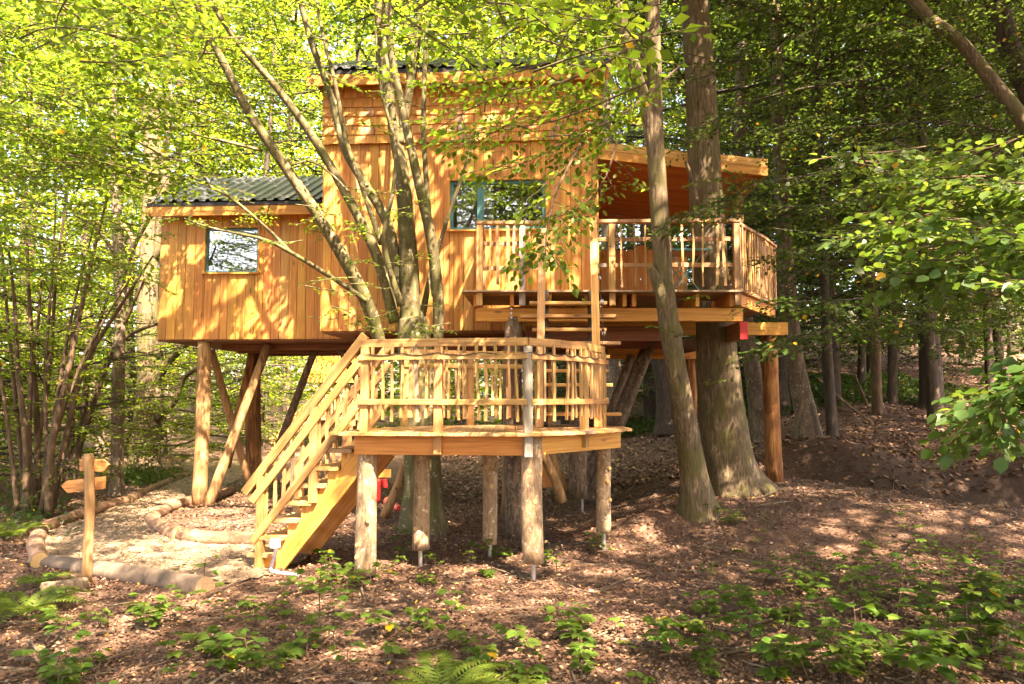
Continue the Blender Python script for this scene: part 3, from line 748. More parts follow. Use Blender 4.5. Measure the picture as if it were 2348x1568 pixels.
stilt(P(1290, 1150, 11.7), P(1238, 1030, 11.5), .075, .072, ML, 15, 'brace')
stilt(P(1297, 1128, 12.4), P(1262, 1035, 12.2), .075, .075, ML, 16, 'brace')
stilt(P(1585, 1010, 14.2), P(1578, 800, 14.1), .10, .10, MRd, 17)
stilt(P(880, 1185, 11.4), P(936, 1042, 11.2), .072, .07, ML, 18, 'brace')
for u, v0, D in ((1335, 1140, 12.2), (1165, 1178, 11.2)):
    a = P(u, v0, D); b = a.copy(); b.z = gz(a.x, a.y) - .1; log('steel_pin', [a + V(0, 0, .05), b], .022, .022, [M_STEEL, M_STEEL], house, 8)
a = P(1254, 1116, 13.2); stick('boxed_downpipe', a, V(a.x, a.y, 2.7), .16, .12, M_LARCH, house, HX)

# ------------------------------------------------------------------ lower viewing platform
PZ = 1.53
plat = thing('viewing_platform', 'low polygonal timber platform on short log posts in front of the treehouse', 'platform', (-.2, 9, 0))
EDGE = [V(-1.98, 8.02, 0), V(-1.7, 7.86, 0), V(.2, 7.70, 0), V(.62, 8.0, 0), V(1.02, 8.42, 0), V(1.38, 8.92, 0), V(1.42, 9.55, 0), V(.75, 10.25, 0), V(-.9, 9.95, 0), V(-1.55, 9.35, 0)]
def yspan(poly, x):
    ys = []
    for i in range(len(poly)):
        a, b = poly[i], poly[(i + 1) % len(poly)]
        if (a.x > x) != (b.x > x): ys.append(a.y + (b.y - a.y) * (x - a.x) / (b.x - a.x))
    return sorted(ys)
x = -1.97; r_ = random.Random(12)
while x < 1.38:
    w = r_.uniform(.115, .145); xm = x + w / 2; ys = yspan(EDGE, xm)
    if len(ys) >= 2 and ys[-1] - ys[0] > .1:
        stick('deck_board', (xm, ys[0] + r_.uniform(-.012, .012), PZ - .016), (xm, ys[-1], PZ - .016), w - .006, .032, M_DECK if r_.random() < .5 else M_RAIL, plat, V(1, 0, 0), .004)
    x += w
B0, B1, B2, B3 = V(-1.69, 8.05, 0), V(.19, 7.90, 0), V(1.31, 9.15, 0), V(1.2, 9.9, 0)
bz = PZ - .035 - .105
bm = []
for a, b in ((B0, B1), (B1, B2)):
    d = (b - a).normalized()
    bm.append(stick('rim_beam', a + V(0, 0, bz), b + V(0, 0, bz) - (d * .02 if a is B0 else V(0, 0, 0)), .205, .05, M_BEAM, plat, V(0, 0, 1)))
stick('rim_beam', V(1.27, 9.2, bz), V(.6, 10.1, bz), .2, .05, M_BEAM, plat, V(0, 0, 1))
stick('rim_beam', V(-1.66, 8.1, bz), V(-1.45, 9.2, bz), .2, .05, M_BEAM, plat, V(0, 0, 1))
stick('rim_beam', V(-1.4, 9.25, bz), V(.5, 10.05, bz), .2, .05, M_BEAM, plat, V(0, 0, 1))
stick('joist', V(-1.55, 8.7, bz), V(.95, 8.8, bz), .18, .06, M_BEAM, plat, V(0, 0, 1))
PR_ = [(-1.60, 8.10, PZ), (-.785, 7.935, PZ), (.168, 7.835, PZ), (.52, 8.16, PZ), (.83, 8.57, PZ), (1.12, 9.22, PZ)]
railing(plat, PR_, 1.0, [.32, .80], (.13, .93), M_RAIL, M_RAIL, gap=.096, seed=21, post_drop=[0, -.225, -.25, 0, -.2, 0], post_mats=[M_RAIL, M_RAIL, M_GREYPOST, None, M_RAIL, M_RAIL], mats=(M_CLEFT, M_CLEFT, M_CLEFT, M_CLEFTB), proud=.055, cap=(.05, .085), post_w=.088)
railing(plat, [(-1.36, 9.4, PZ), (-.55, 9.82, PZ), (.42, 10.12, PZ)], .985, [.32, .78], (.10, .88), M_RAIL, M_RAIL, gap=.098, seed=22, mats=(M_CLEFT, M_CLEFT, M_CLEFTB), proud=.05, cap=(.05, .085))
def platpost(u, v0, v1, D, r0, r1, mats, seed, pin=None):
    a, b = P(u[0], v0, D), P(u[1], v1, D); b.z = PZ - .05 if v1 < 1041 else b.z
    o = stilt(a, b, r0, r1, mats, seed, 'log_post', plat, .025, 18)
    if pin:
        q = a + V(0, 0, .04); g = P(u[0], pin, D); g.z = min(g.z, gz(g.x, g.y)) - .06
        log('steel_pin', [q, g], .026, .026, [M_STEEL, M_STEEL], plat, 10)
    r = random.Random(seed)                  # sawn-off branch knots on the visible side
    for k in range(3):
        t = r.uniform(.12, .8); c = a.lerp(b, t); th = r.uniform(-2.5, -.6); rr = r0 + (r1 - r0) * t; dd = V(math.cos(th), math.sin(th), .15)
        log('knot', [c + dd * rr * .8, c + dd * (rr + .012)], .03, .024, [M_KNOT, M_CUT], plat, 10, k)
platpost((836, 844), 1318, 1035, 8.12, .112, .10, MSp, 31)
platpost((964, 966), 1258, 1035, 8.62, .098, .092, MSp, 32, 1286)
platpost((1123, 1122), 1246, 1035, 9.05, .092, .094, MSp, 33, 1268)
platpost((1223, 1219), 1289, 1040, 8.0, .118, .108, MSp, 34, 1316)
platpost((1384, 1385), 1221, 1022, 9.28, .088, .09, MSp, 35, 1250)

# the lower stair, going down to the left
stair = thing('wooden_stair', 'open timber stair with picket handrails going down left from the platform to the path', 'stair', P(640, 1295, 8.35))
SD = V(-.985, .17, 0).normalized(); SW = V(.17, .985, 0).normalized(); S0 = V(-1.66, 8.12, 0)
RIS, RUN, NST = .191, .152, 8
def stringer(off):
    c = S0 + SW * off; v2 = []
    pts = [(-.02, PZ - .06)]
    for i in range(1, NST):
        pts += [(RUN * (i - .85), PZ - .06 - RIS * (i - 1)), (RUN * (i - .85), PZ - .052 - RIS * i)]
    pts += [(RUN * (NST - 1 + .15), PZ - .052 - RIS * (NST - 1)), (RUN * (NST - 1 + .15), .12 - .16), (RUN * (NST - 1 - .8), -.10), (-.02, PZ - .06 - .30)]
    n = len(pts); v = [c + SD * a - SW * .03 + V(0, 0, b) for a, b in pts] + [c + SD * a + SW * .03 + V(0, 0, b) for a, b in pts]
    f = [tuple(range(n)), tuple(range(2 * n - 1, n - 1, -1))] + [(i, n + i, n + (i + 1) % n, (i + 1) % n) for i in range(n)]
    return mobj('stringer', v, f, M_BEAM, stair)
def stringer_board(off):
    """the straight raking board with wedge blocks that carry the treads"""
    c = S0 + SW * off; run = RUN * (NST - .55); top = PZ - .27; bot = PZ - .27 - RIS * (NST - .55)
    a = c + V(0, 0, top) - SD * .03; b = c + SD * run + V(0, 0, bot)
    stick('stringer', a, b, .20, .055, M_BEAM, stair, V(0, 0, 1))
    for i in range(1, NST):
        q = c + SD * (RUN * (i - .05)); zt = PZ - .046 - RIS * i
        stick('tread_block', q + V(0, 0, zt - .26), q + V(0, 0, zt), .14, .052, M_BEAM, stair, SD)
stringer_board(.05); stringer_board(.86)
for i in range(1, NST):
    z = PZ - RIS * i; r_ = random.Random(40 + i); c = S0 + SD * (RUN * i + .065) + V(0, 0, z - .02)
    stick('tread', c - SW * r_.uniform(.02, .05), c + SW * .95, .285, .042, M_DECK if i % 2 else M_RAIL, stair, SD, .006)
def stair_rail(off, seed, far=False):
    c = S0 + SW * off; slope = -RIS / RUN; rl = thing('railing', '', '', c); del rl['label']; del rl['category']; setp(rl, stair)
    def q(t, z): return c + SD * t + V(0, 0, PZ + z + slope * t)
    stick('handrail', q(-.05, .985), q(1.33, .985), .095, .055, M_RAIL, rl, SW.cross(SD))
    stick('rail', q(-.02, .76) - SW * .04, q(1.22, .76) - SW * .04, .085, .032, M_RAIL, rl, V(0, 0, 1))
    stick('rail', q(-.02, .30) - SW * .04, q(1.20, .30) - SW * .04, .085, .032, M_RAIL, rl, V(0, 0, 1))
    stick('post', q(.52, -.12), q(.52, .92), .09, .08, M_RAIL, rl, SD)
    stick('post', V(q(1.13, 0).x, q(1.13, 0).y, -.15), q(1.13, .92), .085, .08, M_RAIL, rl, SD)
    r = random.Random(seed)
    for k in range(11):
        t = .06 + k * .101
        if abs(t - .52) < .05 or abs(t - 1.13) < .05: continue
        p = q(t, .16 + r.uniform(-.04, .04)); picket(p, .68, SD, rl, r, (M_CLEFT,), True, .034)
stair_rail(.0, 51); stair_rail(.91, 52, True)

# the steep ladder stair from the platform to the upper deck
lad = thing('ladder_stair', 'steep ladder stair with uneven treads rising from the platform to the upper deck', 'stair', (.75, 9.3, PZ))
for u0, u1, nm in ((1243, 1236, 0), (1359, 1371, 1)):
    a = P(u0, 525 if nm == 0 else 500, 9.80); b = P(u1, 986, 9.05); b.z = PZ
    stick('handrail', b, a, .098, .045, M_RAIL if nm == 0 else M_LARCHP, lad, V(1, 0, 0))
for u0, u1 in ((1253, 1251), (1352, 1355)):
    a = P(u0, 668, 10.0); b = P(u1, 985, 9.45); b.z = PZ; a.z = DZ - .03
    stick('string', b, a, .05, .16, M_BLACK, lad, V(1, 0, 0))
lends = [(1214, 1391), (1194, 1411), (1220, 1389), (1195, 1421), (1240, 1396), (1215, 1393), (1240, 1402), (1215, 1392), (1240, 1421)]
for i, (ul, ur) in enumerate(lends):
    z = DZ - .182 * (i + 1); D = 9.9 - .062 * (i + 1)
    xa = (ul - 1173.5) / F * D; xb = (ur - 1173.5) / F * D
    stick('tread', (xa, D, z - .02), (xb, D, z - .02), .042, .19, M_DECK if i in (3,) else M_RAIL, lad, V(0, 0, 1), .005)

# bulbs on a black cable along the ladder and the platform rail
sl_ = thing('string_lights', 'unlit clear bulbs on a black cable along ladder stair and platform rail', 'string lights', (1.1, 9.3, 2.4))
for u, w, D in ((1374, 637, 9.62), (1384, 764, 9.35), (1382, 682 + 40, 9.45)):
    if w > 700 and u == 1382: u, w = 1380, 692
    p = P(u, w, D); th = np.linspace(0, np.pi, 7)
    v, f = tube(np.array([tuple(p + V(0, 0, .03 * math.cos(t))) for t in th]), [max(.004, .03 * math.sin(t)) for t in th], 10)
    bo = mobj('bulb', v, f, M_BULB, sl_, smooth=True)
    log('bulb_socket', [p + V(-.005, 0, .028), p + V(-.015, 0, .06)], .014, .014, [M_BLACKMETAL] * 2, sl_, 8)
wire = [P(1376, 610, 9.68), P(1377, 690, 9.5), P(1383, 765, 9.32), P(1376, 800, 9.2)]
v, f = tube(catmull([tuple(p) for p in wire], 5), [.006] * 16, 5); mobj('cable', v, f, M_BLACKMETAL, sl_)
def swag(pts, parent):
    o = []
    for a, b in zip(pts[:-1], pts[1:]):
        for t in np.linspace(0, 1, 7)[:-1]: o.append(tuple(a.lerp(b, t) - V(0, 0, .025 * math.sin(t * 3.14))))
    o.append(tuple(pts[-1])); v, f = tube(np.array(o), [.005] * len(o), 5); mobj('cable', v, f, M_BLACKMETAL, parent)
zc_ = PZ + .83
def onrail(t0):
    pts = []
    for i in range(len(PR_) - 1):
        a, b = V(*PR_[i]), V(*PR_[i + 1]); d = (b - a).normalized(); n_ = V(d.y, -d.x, 0) * .075
        for t in np.linspace(0, 1, t0)[:-1]: pts.append(a.lerp(b, t) + n_ + V(0, 0, .845))
    return pts
swag(onrail(3), sl_)
sw2 = [P(1378, 560, 9.95), P(1440, 565, 9.95), P(1470, 560, 9.95), P(1520, 568, 9.95)]
swag(sw2, sl_)

# folding table on the upper deck
tab = thing('folding_table', 'small folding garden table with teal metal frame and brown slats on upper deck', 'table', H(3.0, 1.0, DZ))
tc_ = P(1566, 640, 11.0); tx, ty = tc_.x, 11.0
for s in (-1, 1):
    for q in (-1, 1):
        stick('leg', (tx - .26 * s, ty + q * .22, DZ + .0), (tx + .26 * s, ty + q * .22, DZ + .70), .03, .014, M_TEAL, tab, V(0, 1, 0))
for k in range(6): stick('slat', (tx - .33, ty - .25 + k * .1, DZ + .715), (tx + .33, ty - .25 + k * .1, DZ + .715), .085, .018, M_RAILB, tab, V(0, 1, 0))
stick('crossbar', (tx - .1, ty - .22, DZ + .42), (tx - .1, ty + .22, DZ + .42), .02, .012, M_TEAL, tab, V(0, 0, 1))
stick('top_frame', (tx - .33, ty - .32, DZ + .70), (tx + .33, ty - .32, DZ + .70), .03, .014, M_TEAL, tab, V(0, 0, 1))

# ------------------------------------------------------------------ small things on the ground
sp = thing('signpost', 'rough wooden signpost with two blank arrow boards beside the path', 'signpost', P(198, 1330, 7.75))
log('post', [P(198, 1335, 7.75), P(206, 1160, 7.72), P(203, 1040, 7.72)], .052, .044, [M_PEELED, M_CUT], sp, 12, 3, 6, 0, .04)
def arrow(uv, D, name='arrow_board'):
    t = .026; fr = [P(u, v, D) for u, v in uv]; bk = [p + V(.004, t, 0) for p in fr]; n = len(fr)
    f = [tuple(range(n)), tuple(range(2 * n - 1, n - 1, -1))] + [(i, n + i, n + (i + 1) % n, (i + 1) % n) for i in range(n)]
    me = mesh(name, [p - fr[0] for p in fr + bk], f, M_ARROW); M = Matrix.Translation(fr[0])
    link(name, me, sp, M)
def arrow_mat():
    m, nt, b = newmat('oiled_arrow_board'); k = NT(nt); tc = k.add('ShaderNodeTexCoord').outputs['Object']
    w = k.noise(k.map(tc, (1.2, 30, 26)), 1.2, 4, .6, 1.5)
    k.l.new(k.ramp(w, [(.35, (.28, .10, .03)), (.5, (.50, .22, .07)), (.66, (.62, .33, .12))]), b.inputs['Base Color']); b.inputs['Roughness'].default_value = .6; return m
M_ARROW = arrow_mat()
arrow([(182, 1052), (235, 1053), (249, 1065), (236, 1081), (182, 1079)][::-1], 7.79)
arrow([(139, 1114), (152, 1102), (239, 1092), (238, 1121), (155, 1130)][::-1], 7.79)

def edge_log(pts, r0, r1, label, seed, mats=None, group=None, sink=.35, seg=16, knob=.1):
    P3 = []
    for i, p in enumerate(pts):
        q = G(*p); q.z += (r0 + (r1 - r0) * i / max(1, len(pts) - 1)) * (1 - sink); P3.append(q)
    o = log('edging_log', P3, r0, r1, mats or [M_EDGELOG, M_CUT], None, seg, seed, 7, 0, knob)
    tag(o, label, 'log', 'logs edging the path')
edge_log([(80, 1283), (190, 1300), (330, 1325), (470, 1350)], .085, .12, 'thick grey log ending in a sunlit cut at the front of the path', 1, [M_GREYLOG, M_OLDCUT], sink=.6)
edge_log([(92, 1292), (82, 1250), (96, 1216)], .10, .085, 'short dark stacked log at the left bend of the path', 2)
edge_log([(92, 1218), (160, 1192), (235, 1166), (292, 1150)], .10, .085, 'long brown log edging the left of the path behind the signpost', 3)
edge_log([(292, 1150), (350, 1122), (430, 1090)], .085, .075, 'thin log continuing the left path edge below the green clump', 4)
edge_log([(346, 1192), (365, 1212), (410, 1232)], .10, .095, 'ridged red brown log at the inner bend of the path', 5)
edge_log([(412, 1230), (470, 1238), (600, 1240)], .095, .085, 'straight log running from the inner bend to the stair foot', 6)
edge_log([(350, 1190), (390, 1166), (440, 1150)], .095, .085, 'dark log curving behind the inner bend towards the stilt', 7)
edge_log([(480, 1145), (530, 1125)], .08, .075, 'short log beyond the pale front stilt', 8)
edge_log([(98, 1358), (150, 1350), (198, 1340)], .085, .07, 'dark rotting log lying at the foot of the signpost', 9, [M_DARKLOG, M_CUT])
# junction box with conduit at the stair foot
jb = thing('junction_box', 'white junction box with taped conduit pipe at the foot of the stair', 'junction box', P(628, 1310, 8.2))
p = P(631, 1245, 8.12); stick('box', p - V(0, 0, .045), p + V(0, 0, .045), .10, .07, M_WHITE, jb, V(1, 0, 0), .01)
pt = [P(633, 1256, 8.1), P(628, 1280, 8.08), P(621, 1303, 8.05)]
v, f = tube(catmull([tuple(q) for q in pt], 6), [.020] * 13, 8); mobj('taped_pipe', v, f, plain('silver_tape', (.14, .12, .13), .35, .3, .5, 40), jb)
pt = [P(621, 1303, 8.05), P(626, 1310, 8.0), P(660, 1315, 7.95), P(684, 1318, 7.9)]
v, f = tube(catmull([tuple(q) for q in pt], 6), [.017] * 19, 8); mobj('conduit', v, f, plain('pale_conduit', (.62, .58, .66), .4), jb)
# red play things half hidden behind the slanting brace
rp = thing('play_frame', 'red metal play frame half hidden behind the lower stair', 'play frame', P(876, 1170, 13.0))
for u in (866, 884):
    log('pole', [P(u, 1150 if u < 880 else 1118, 13), P(u + (2 if u < 880 else -3), 1098, 13)], .045, .05, [M_RED] * 2, rp, 10)
stick('board', P(858, 1085, 13.0), P(896, 1085, 13.0), .14, .04, M_BEAM, rp, V(0, 0, 1))
tb = log('fallen_tube', [P(888, 1150, 12.9), P(915, 1166, 12.5)], .09, .05, [M_PINK, M_RED], None, 12); tag(tb, 'faded red tapering tube lying on the ground beyond the slanting brace', 'tube'); tb.data.name = 'tube'; tb.name = 'red_tube'
# weathered stump fragments right of the centre post
def stump(u, v, n, r, h, label, seed):
    g = G(u, v); t = thing('tree_stump', label, 'stump', g); rr = random.Random(seed)
    for k in range(n):
        a = rr.uniform(0, 6.28); q = g + V(math.cos(a) * r * rr.random(), math.sin(a) * r * rr.random() * .6, -.04)
        log('splinter', [q, q + V(rr.uniform(-.03, .03), rr.uniform(-.02, .02), h * rr.uniform(.5, 1.2))], .035, .02, [M_DARKB, M_CUT], t, 6, k)
stump(1253, 1262, 14, .16, .16, 'rotten splintered stump right of the tallest centre post', 3)

# ------------------------------------------------------------------ neighbouring treehouse far behind
nb = thing('treehouse', 'distant second treehouse with plain slatted wall seen under the annex', 'treehouse', P(745, 1020, 27))
def wbox(name, u0, u1, v0, v1, D, dep, mat, par, n=0):
    a, b = P(u0, v1, D), P(u1, v0, D)
    if n:
        w = (b.x - a.x) / n
        for i in range(n): stick('plank', (a.x + w * (i + .5), D, a.z), (a.x + w * (i + .5), D, b.z), w * .9, .03, mat, par, V(1, 0, 0))
    else: stick(name, (a.x, D + dep / 2, (a.z + b.z) / 2), (b.x, D + dep / 2, (a.z + b.z) / 2), b.z - a.z, dep, mat, par, V(0, 0, 1))
wq = mobj('wall', [P(705, 877, 27.05), P(815, 877, 27.05), P(815, 700, 27.05), P(705, 700, 27.05)] + [q + V(0, 3, 0) for q in (P(705, 877, 27.05), P(815, 877, 27.05), P(815, 700, 27.05), P(705, 700, 27.05))],
          [(0, 1, 2, 3), (7, 6, 5, 4), (0, 4, 5, 1), (1, 5, 6, 2), (2, 6, 7, 3), (3, 7, 4, 0)], M_DARKBEAM, nb)
wbox('plank', 705, 816, 700, 877, 27, .04, M_LARCH, wq, 22)
for u in (740, 790, 812): log('stilt', [P(u, 1020, 27), P(u, 877, 27.2)], .16, .15, [M_DARKLOG, M_CUT], nb, 8, u)
wbox('deck', 715, 830, 955, 963, 25.5, 1.6, M_RAILB, nb); wbox('rail', 715, 830, 905, 909, 25.5, .06, M_RAILB, nb)
for i in range(16): 
    a = P(718 + i * 7, 955, 25.5); stick('picket', a, a + V(0, 0, .72), .05, .03, M_CLEFTB, nb)
for dv in (0, 14, 46):
    stick('handrail', P(618, 1008 + dv * .6, 24.5), P(722, 909 + dv, 25.4), .10, .06, M_RAIL, nb, V(0, 0, 1))
for k in range(5): a = P(628 + k * 20, 1018 - k * 16, 24.6 + k * .18); stick('post', a - V(0, 0, .5), a + V(0, 0, .35), .06, .05, M_RAIL, nb)

# ------------------------------------------------------------------ trees
def stem(name, pts, mat, parent, seg=12, disp=None, sub=8, smooth=True):
    """pts: (u, v, depth, width in picture units)"""
    q = [(*P(u, v, D), w * (.86 if mat.name.startswith('hornbeam') and w < 62 else 1) / 2 / F * D) for u, v, D, w in pts]
    c = catmull(q, sub); v, f = tube(c[:, :3], np.maximum(c[:, 3], .003), seg, disp)
    return mobj(name, v, f, mat, parent, smooth=smooth)
def base_of(pts):
    p = P(*pts[0][:3]); return V(p.x, p.y, gz(p.x, p.y))

# --- the many-stemmed hornbeam in front of the house
hb = thing('hornbeam_tree', 'many stemmed mossy hornbeam growing through the scene in front of the main house wall', 'tree', P(968, 1215, 10.7))
HD = 10.75
stem('trunk', [(968, 1238, HD, 150), (968, 1200, HD, 112), (968, 1120, HD, 86), (966, 1040, HD, 80), (962, 900, HD, 86), (950, 780, HD, 84), (945, 730, HD, 70)], M_HORN, hb, 20, log_disp(3, .08, .03), 7)
stems = [
 [(940, 800, HD, 60), (938, 640, HD, 54), (925, 430, HD - .1, 42), (905, 300, HD - .2, 34), (880, 150, HD - .3, 30), (865, -40, HD - .4, 26)],
 [(1003, 800, HD - .05, 28), (1005, 700, HD - .1, 32), (990, 560, HD - .3, 30), (955, 400, HD - .5, 26), (925, 260, HD - .6, 24), (897, 120, HD - .7, 20), (888, -40, HD - .8, 18)],
 [(872, 790, HD - .1, 34), (835, 680, HD - .4, 36), (745, 520, HD - .8, 33), (655, 385, HD - 1.1, 29), (575, 265, HD - 1.4, 25), (525, 170, HD - 1.6, 22), (470, 60, HD - 1.8, 18), (436, -40, HD - 2, 16)],
 [(905, 740, HD, 30), (865, 590, HD - .2, 29), (790, 440, HD - .4, 25), (715, 312, HD - .6, 23), (633, 200, HD - .8, 20), (540, 90, HD - 1, 17), (462, -30, HD - 1.2, 14)],
 [(925, 700, HD + .05, 34), (890, 520, HD, 28), (835, 420, HD, 24), (790, 340, HD, 22), (757, 213, HD, 20), (715, 100, HD - .1, 18), (680, -30, HD - .2, 15)],
 [(996, 680, HD - .1, 18), (985, 520, HD - .2, 16), (972, 330, HD - .3, 14), (972, 190, HD - .4, 13), (982, -30, HD - .5, 12)],
 [(915, 330, HD - .2, 24), (938, 200, HD - .2, 22), (935, 90, HD - .3, 21), (925, -40, HD - .3, 20)],
 [(932, 250, HD - .2, 18), (955, 130, HD - .2, 16), (965, -40, HD - .3, 14)],
 [(920, 700, HD - .2, 18), (880, 560, HD - .4, 15), (900, 440, HD - .5, 11), (905, 330, HD - .5, 9), (872, 200, HD - .6, 8), (860, 60, HD - .7, 7)],
 [(875, 560, HD - .2, 16), (830, 430, HD - .2, 15), (790, 310, HD - .2, 13), (770, 200, HD - .3, 11), (740, 80, HD - .3, 9), (720, -30, HD - .3, 8)],
 [(962, 760, HD + .1, 20), (985, 640, HD + .1, 15), (1020, 520, HD, 11), (1060, 400, HD - .1, 8), (1090, 300, HD - .2, 6)],
]
for i, s in enumerate(stems): stem('stem', s, M_HORN, hb, 12, log_disp(10 + i, .05, .02))
hbr = [
 [(482, 118, HD - 1.7, 13), (430, 122, HD - 1.9, 13), (330, 102, HD - 2.2, 12), (240, 72, HD - 2.5, 10), (165, 28, HD - 2.7, 8), (100, -20, HD - 2.9, 7)],
 [(155, 33, HD - 2.7, 6), (90, 38, HD - 2.9, 5), (30, 70, HD - 3.1, 4), (-10, 84, HD - 3.2, 3)],
 [(840, 690, HD - .5, 15), (782, 650, HD - .7, 13), (667, 579, HD - 1.1, 11), (600, 548, HD - 1.4, 9), (483, 522, HD - 1.8, 6), (420, 500, HD - 2, 4)],
 [(667, 579, HD - 1.1, 10), (610, 522, HD - 1.3, 9), (533, 457, HD - 1.5, 8), (450, 410, HD - 1.8, 7), (343, 340, HD - 2.1, 5), (280, 310, HD - 2.3, 4)],
 [(600, 345, HD - 1.2, 9), (520, 325, HD - 1.5, 9), (455, 310, HD - 1.8, 7), (400, 290, HD - 2.1, 5), (300, 300, HD - 2.4, 4)],
 [(985, 80, HD - .4, 8), (1020, 45, HD - .7, 7), (1050, 55, HD - 1, 6), (1090, 85, HD - 1.4, 5)],
 [(650, 385, HD - 1.1, 8), (710, 370, HD - 1, 6), (760, 400, HD - .9, 5), (800, 440, HD - .9, 4)],
]
for b_ in hbr: stem('branch', b_, M_HORN, hb, 8, None, 6)

# --- the forked leaning oak in front of the deck
lo = thing('oak_tree', 'slim leaning forked oak with a broken side stub in front of the deck rail', 'tree', P(1598, 1165, 10.2))
od = oak_disp(4, .04, 18)
stem('trunk', [(1600, 1178, 10.2, 108), (1598, 1150, 10.15, 82), (1588, 1080, 10.1, 60), (1572, 980, 9.95, 52), (1550, 850, 9.8, 46), (1532, 740, 9.7, 46), (1521, 640, 9.65, 43), (1511, 480, 9.6, 41), (1502, 340, 9.5, 40), (1497, 280, 9.5, 44), (1500, 200, 9.5, 35), (1498, 100, 9.5, 33), (1496, -60, 9.5, 30)], M_OAKB, lo, 30, od, 12)
stem('stem', [(1497, 320, 9.5, 34), (1482, 250, 9.45, 32), (1455, 160, 9.4, 30), (1428, 60, 9.35, 28), (1408, -60, 9.3, 26)], M_OAKB, lo, 22, oak_disp(5, .04, 14), 10)
stem('broken_stub', [(1548, 770, 9.7, 38), (1525, 700, 9.62, 30), (1505, 645, 9.58, 27), (1490, 612, 9.56, 17)], M_OAKB, lo, 16, oak_disp(6, .05, 12), 6)

# --- the big oak through the deck
bo_ = thing('oak_tree', 'massive straight oak with flared mossy foot passing through the upper deck', 'tree', P(1678, 1125, 11.6))
fl = oak_disp(8, .030, 40)
def bigd(th, i, s):
    k = max(0, 1 - s / 1.1); return fl(th, i, s) + .22 * k ** 2 * np.sin(3 * th + 1.2) + .10 * k * np.sin(5 * th + .4)
stem('trunk', [(1682, 1140, 11.5, 172), (1676, 1105, 11.48, 140), (1668, 1050, 11.45, 116), (1656, 940, 11.4, 100), (1644, 800, 11.35, 88), (1633, 660, 11.3, 78), (1620, 480, 11.25, 76), (1612, 340, 11.2, 72), (1604, 180, 11.2, 68), (1592, 30, 11.2, 62), (1588, -60, 11.2, 60)], M_OAKB, bo_, 60, bigd, 16)
stem('root', [(1705, 1085, 11.3, 30), (1728, 1110, 11.2, 26), (1756, 1130, 11.1, 14)], M_OAKB, bo_, 12, None, 5)
stem('branch', [(1600, 470, 11.0, 12), (1580, 395, 10.9, 9), (1571, 370, 10.85, 7)], M_OAKB, bo_, 8, None, 4)

# --- crowns that are shared by several trees of the wood
def make_crown(z0, z1, R, nb_, leaf, twl, ntw, top=.35, low=.8, seed=1, pw=1.0, tubes=True, dens=.62):
    global rng
    keep = rng; rng = np.random.default_rng(seed); lv = Leaves()
    for i in range(nb_):
        t = (i + .5) / nb_; h = z0 + (z1 - z0) * t ** pw; az = i * 2.39996 + rng.uniform(-.4, .4)
        rad = R * (low * (1 - t) + top * t + .45 * math.sin(math.pi * t)) * rng.uniform(.65, 1.2)
        el = rng.uniform(-.10, .30) + .3 * t; d = np.array([math.cos(az) * math.cos(el), math.sin(az) * math.cos(el), math.sin(el)])
        a = np.array([0, 0, h]) + d * .12; b = a + d * rad
        bough(lv, a, b, leaf, ntw, twl * rad / R, .12, .02 * rad / 2 + .006, tubes, 4, dens, .4, .10)
        for q in (-1, 1):                                  # a forked side bough
            t0 = rng.uniform(.3, .6); a2 = a + (b - a) * t0; az2 = az + q * rng.uniform(.5, .9)
            d2 = np.array([math.cos(az2), math.sin(az2), rng.uniform(-.15, .2)]); bough(lv, a2, a2 + d2 * rad * .55, leaf, max(5, int(ntw * .6)), twl * .6 * rad / R, .12, .012, tubes, 3, dens, .4, .05)
    rng = keep; return lv
def crown_meshes(lv, mat, wid=.31, barkm=None):
    me = lv.mesh('crown', mat, False, wid); tw = mesh('limbs', lv.tw[0], lv.tw[1], barkm or M_DARKB) if lv.tw[0] else None
    return me, tw
CANO = {}
def open_crown(lv, mat):
    CANO[len(CANO)] = lv.arr(); return (len(CANO) - 1, mesh('limbs', lv.tw[0], lv.tw[1], M_DARKB))
# tubes cut through the leaves along the sun's rays to place light patches
E1 = np.array(unit(np.cross(np.array(SUND), UP))); E2 = np.cross(np.array(SUND), E1)
def sun_gaps():
    g = np.random.default_rng(5); out = []
    for (x0, x1, y0, y1, z0, z1, n, r) in [(-6.4, -3, 13, 13.3, 2.9, 5.4, 34, .17), (-3, 1.4, 11.2, 11.5, 3, 7, 42, .17), (-2.9, 1.3, 7.8, 9, .2, 2.6, 90, .19), (-6, -2.5, 8, 13, 0, 0, 36, .19), (1.2, 9, 6.5, 12, 0, .5, 75, .22),
                                           (-5, 5, 4.5, 8, 0, 0, 58, .24), (0, 4.2, 9.9, 11, 2.9, 5.6, 40, .17), (5, 15, 15, 25, .8, 2.5, 22, .2), (1.5, 3.2, 3.4, 5.5, 1.3, 3, 26, .14), (-5.5, 0, 6.5, 10, 4, 7.5, 70, .24), (2.5, 4.5, 9.5, 12, .5, 6, 26, .16), (4, 8, 8, 13, 3.5, 7, 36, .2), (-.6, 1.4, 5, 7, 3, 4.5, 20, .16), (-14, -4, 13, 24, .5, 5, 110, .4)]:
        for _ in range(n):
            p = np.array([g.uniform(x0, x1), g.uniform(y0, y1), g.uniform(z0, z1)])
            for _ in range(g.integers(1, 5)):
                q = p + g.normal(0, .22, 3); out.append((q @ E1, q @ E2, r * g.uniform(.4, 1.25)))
    return np.array(out)
GAPS = sun_gaps()
def open_sel(lv):
    b, d, n, l = lv.arr(); w = b + d * l[:, None] * .5; a1, a2 = w @ E1, w @ E2; ok = np.ones(len(b), bool)
    for g1, g2, r in GAPS[:130]: ok &= ((a1 - g1) ** 2 + (a2 - g2) ** 2) > (r * .8) ** 2
    return ok
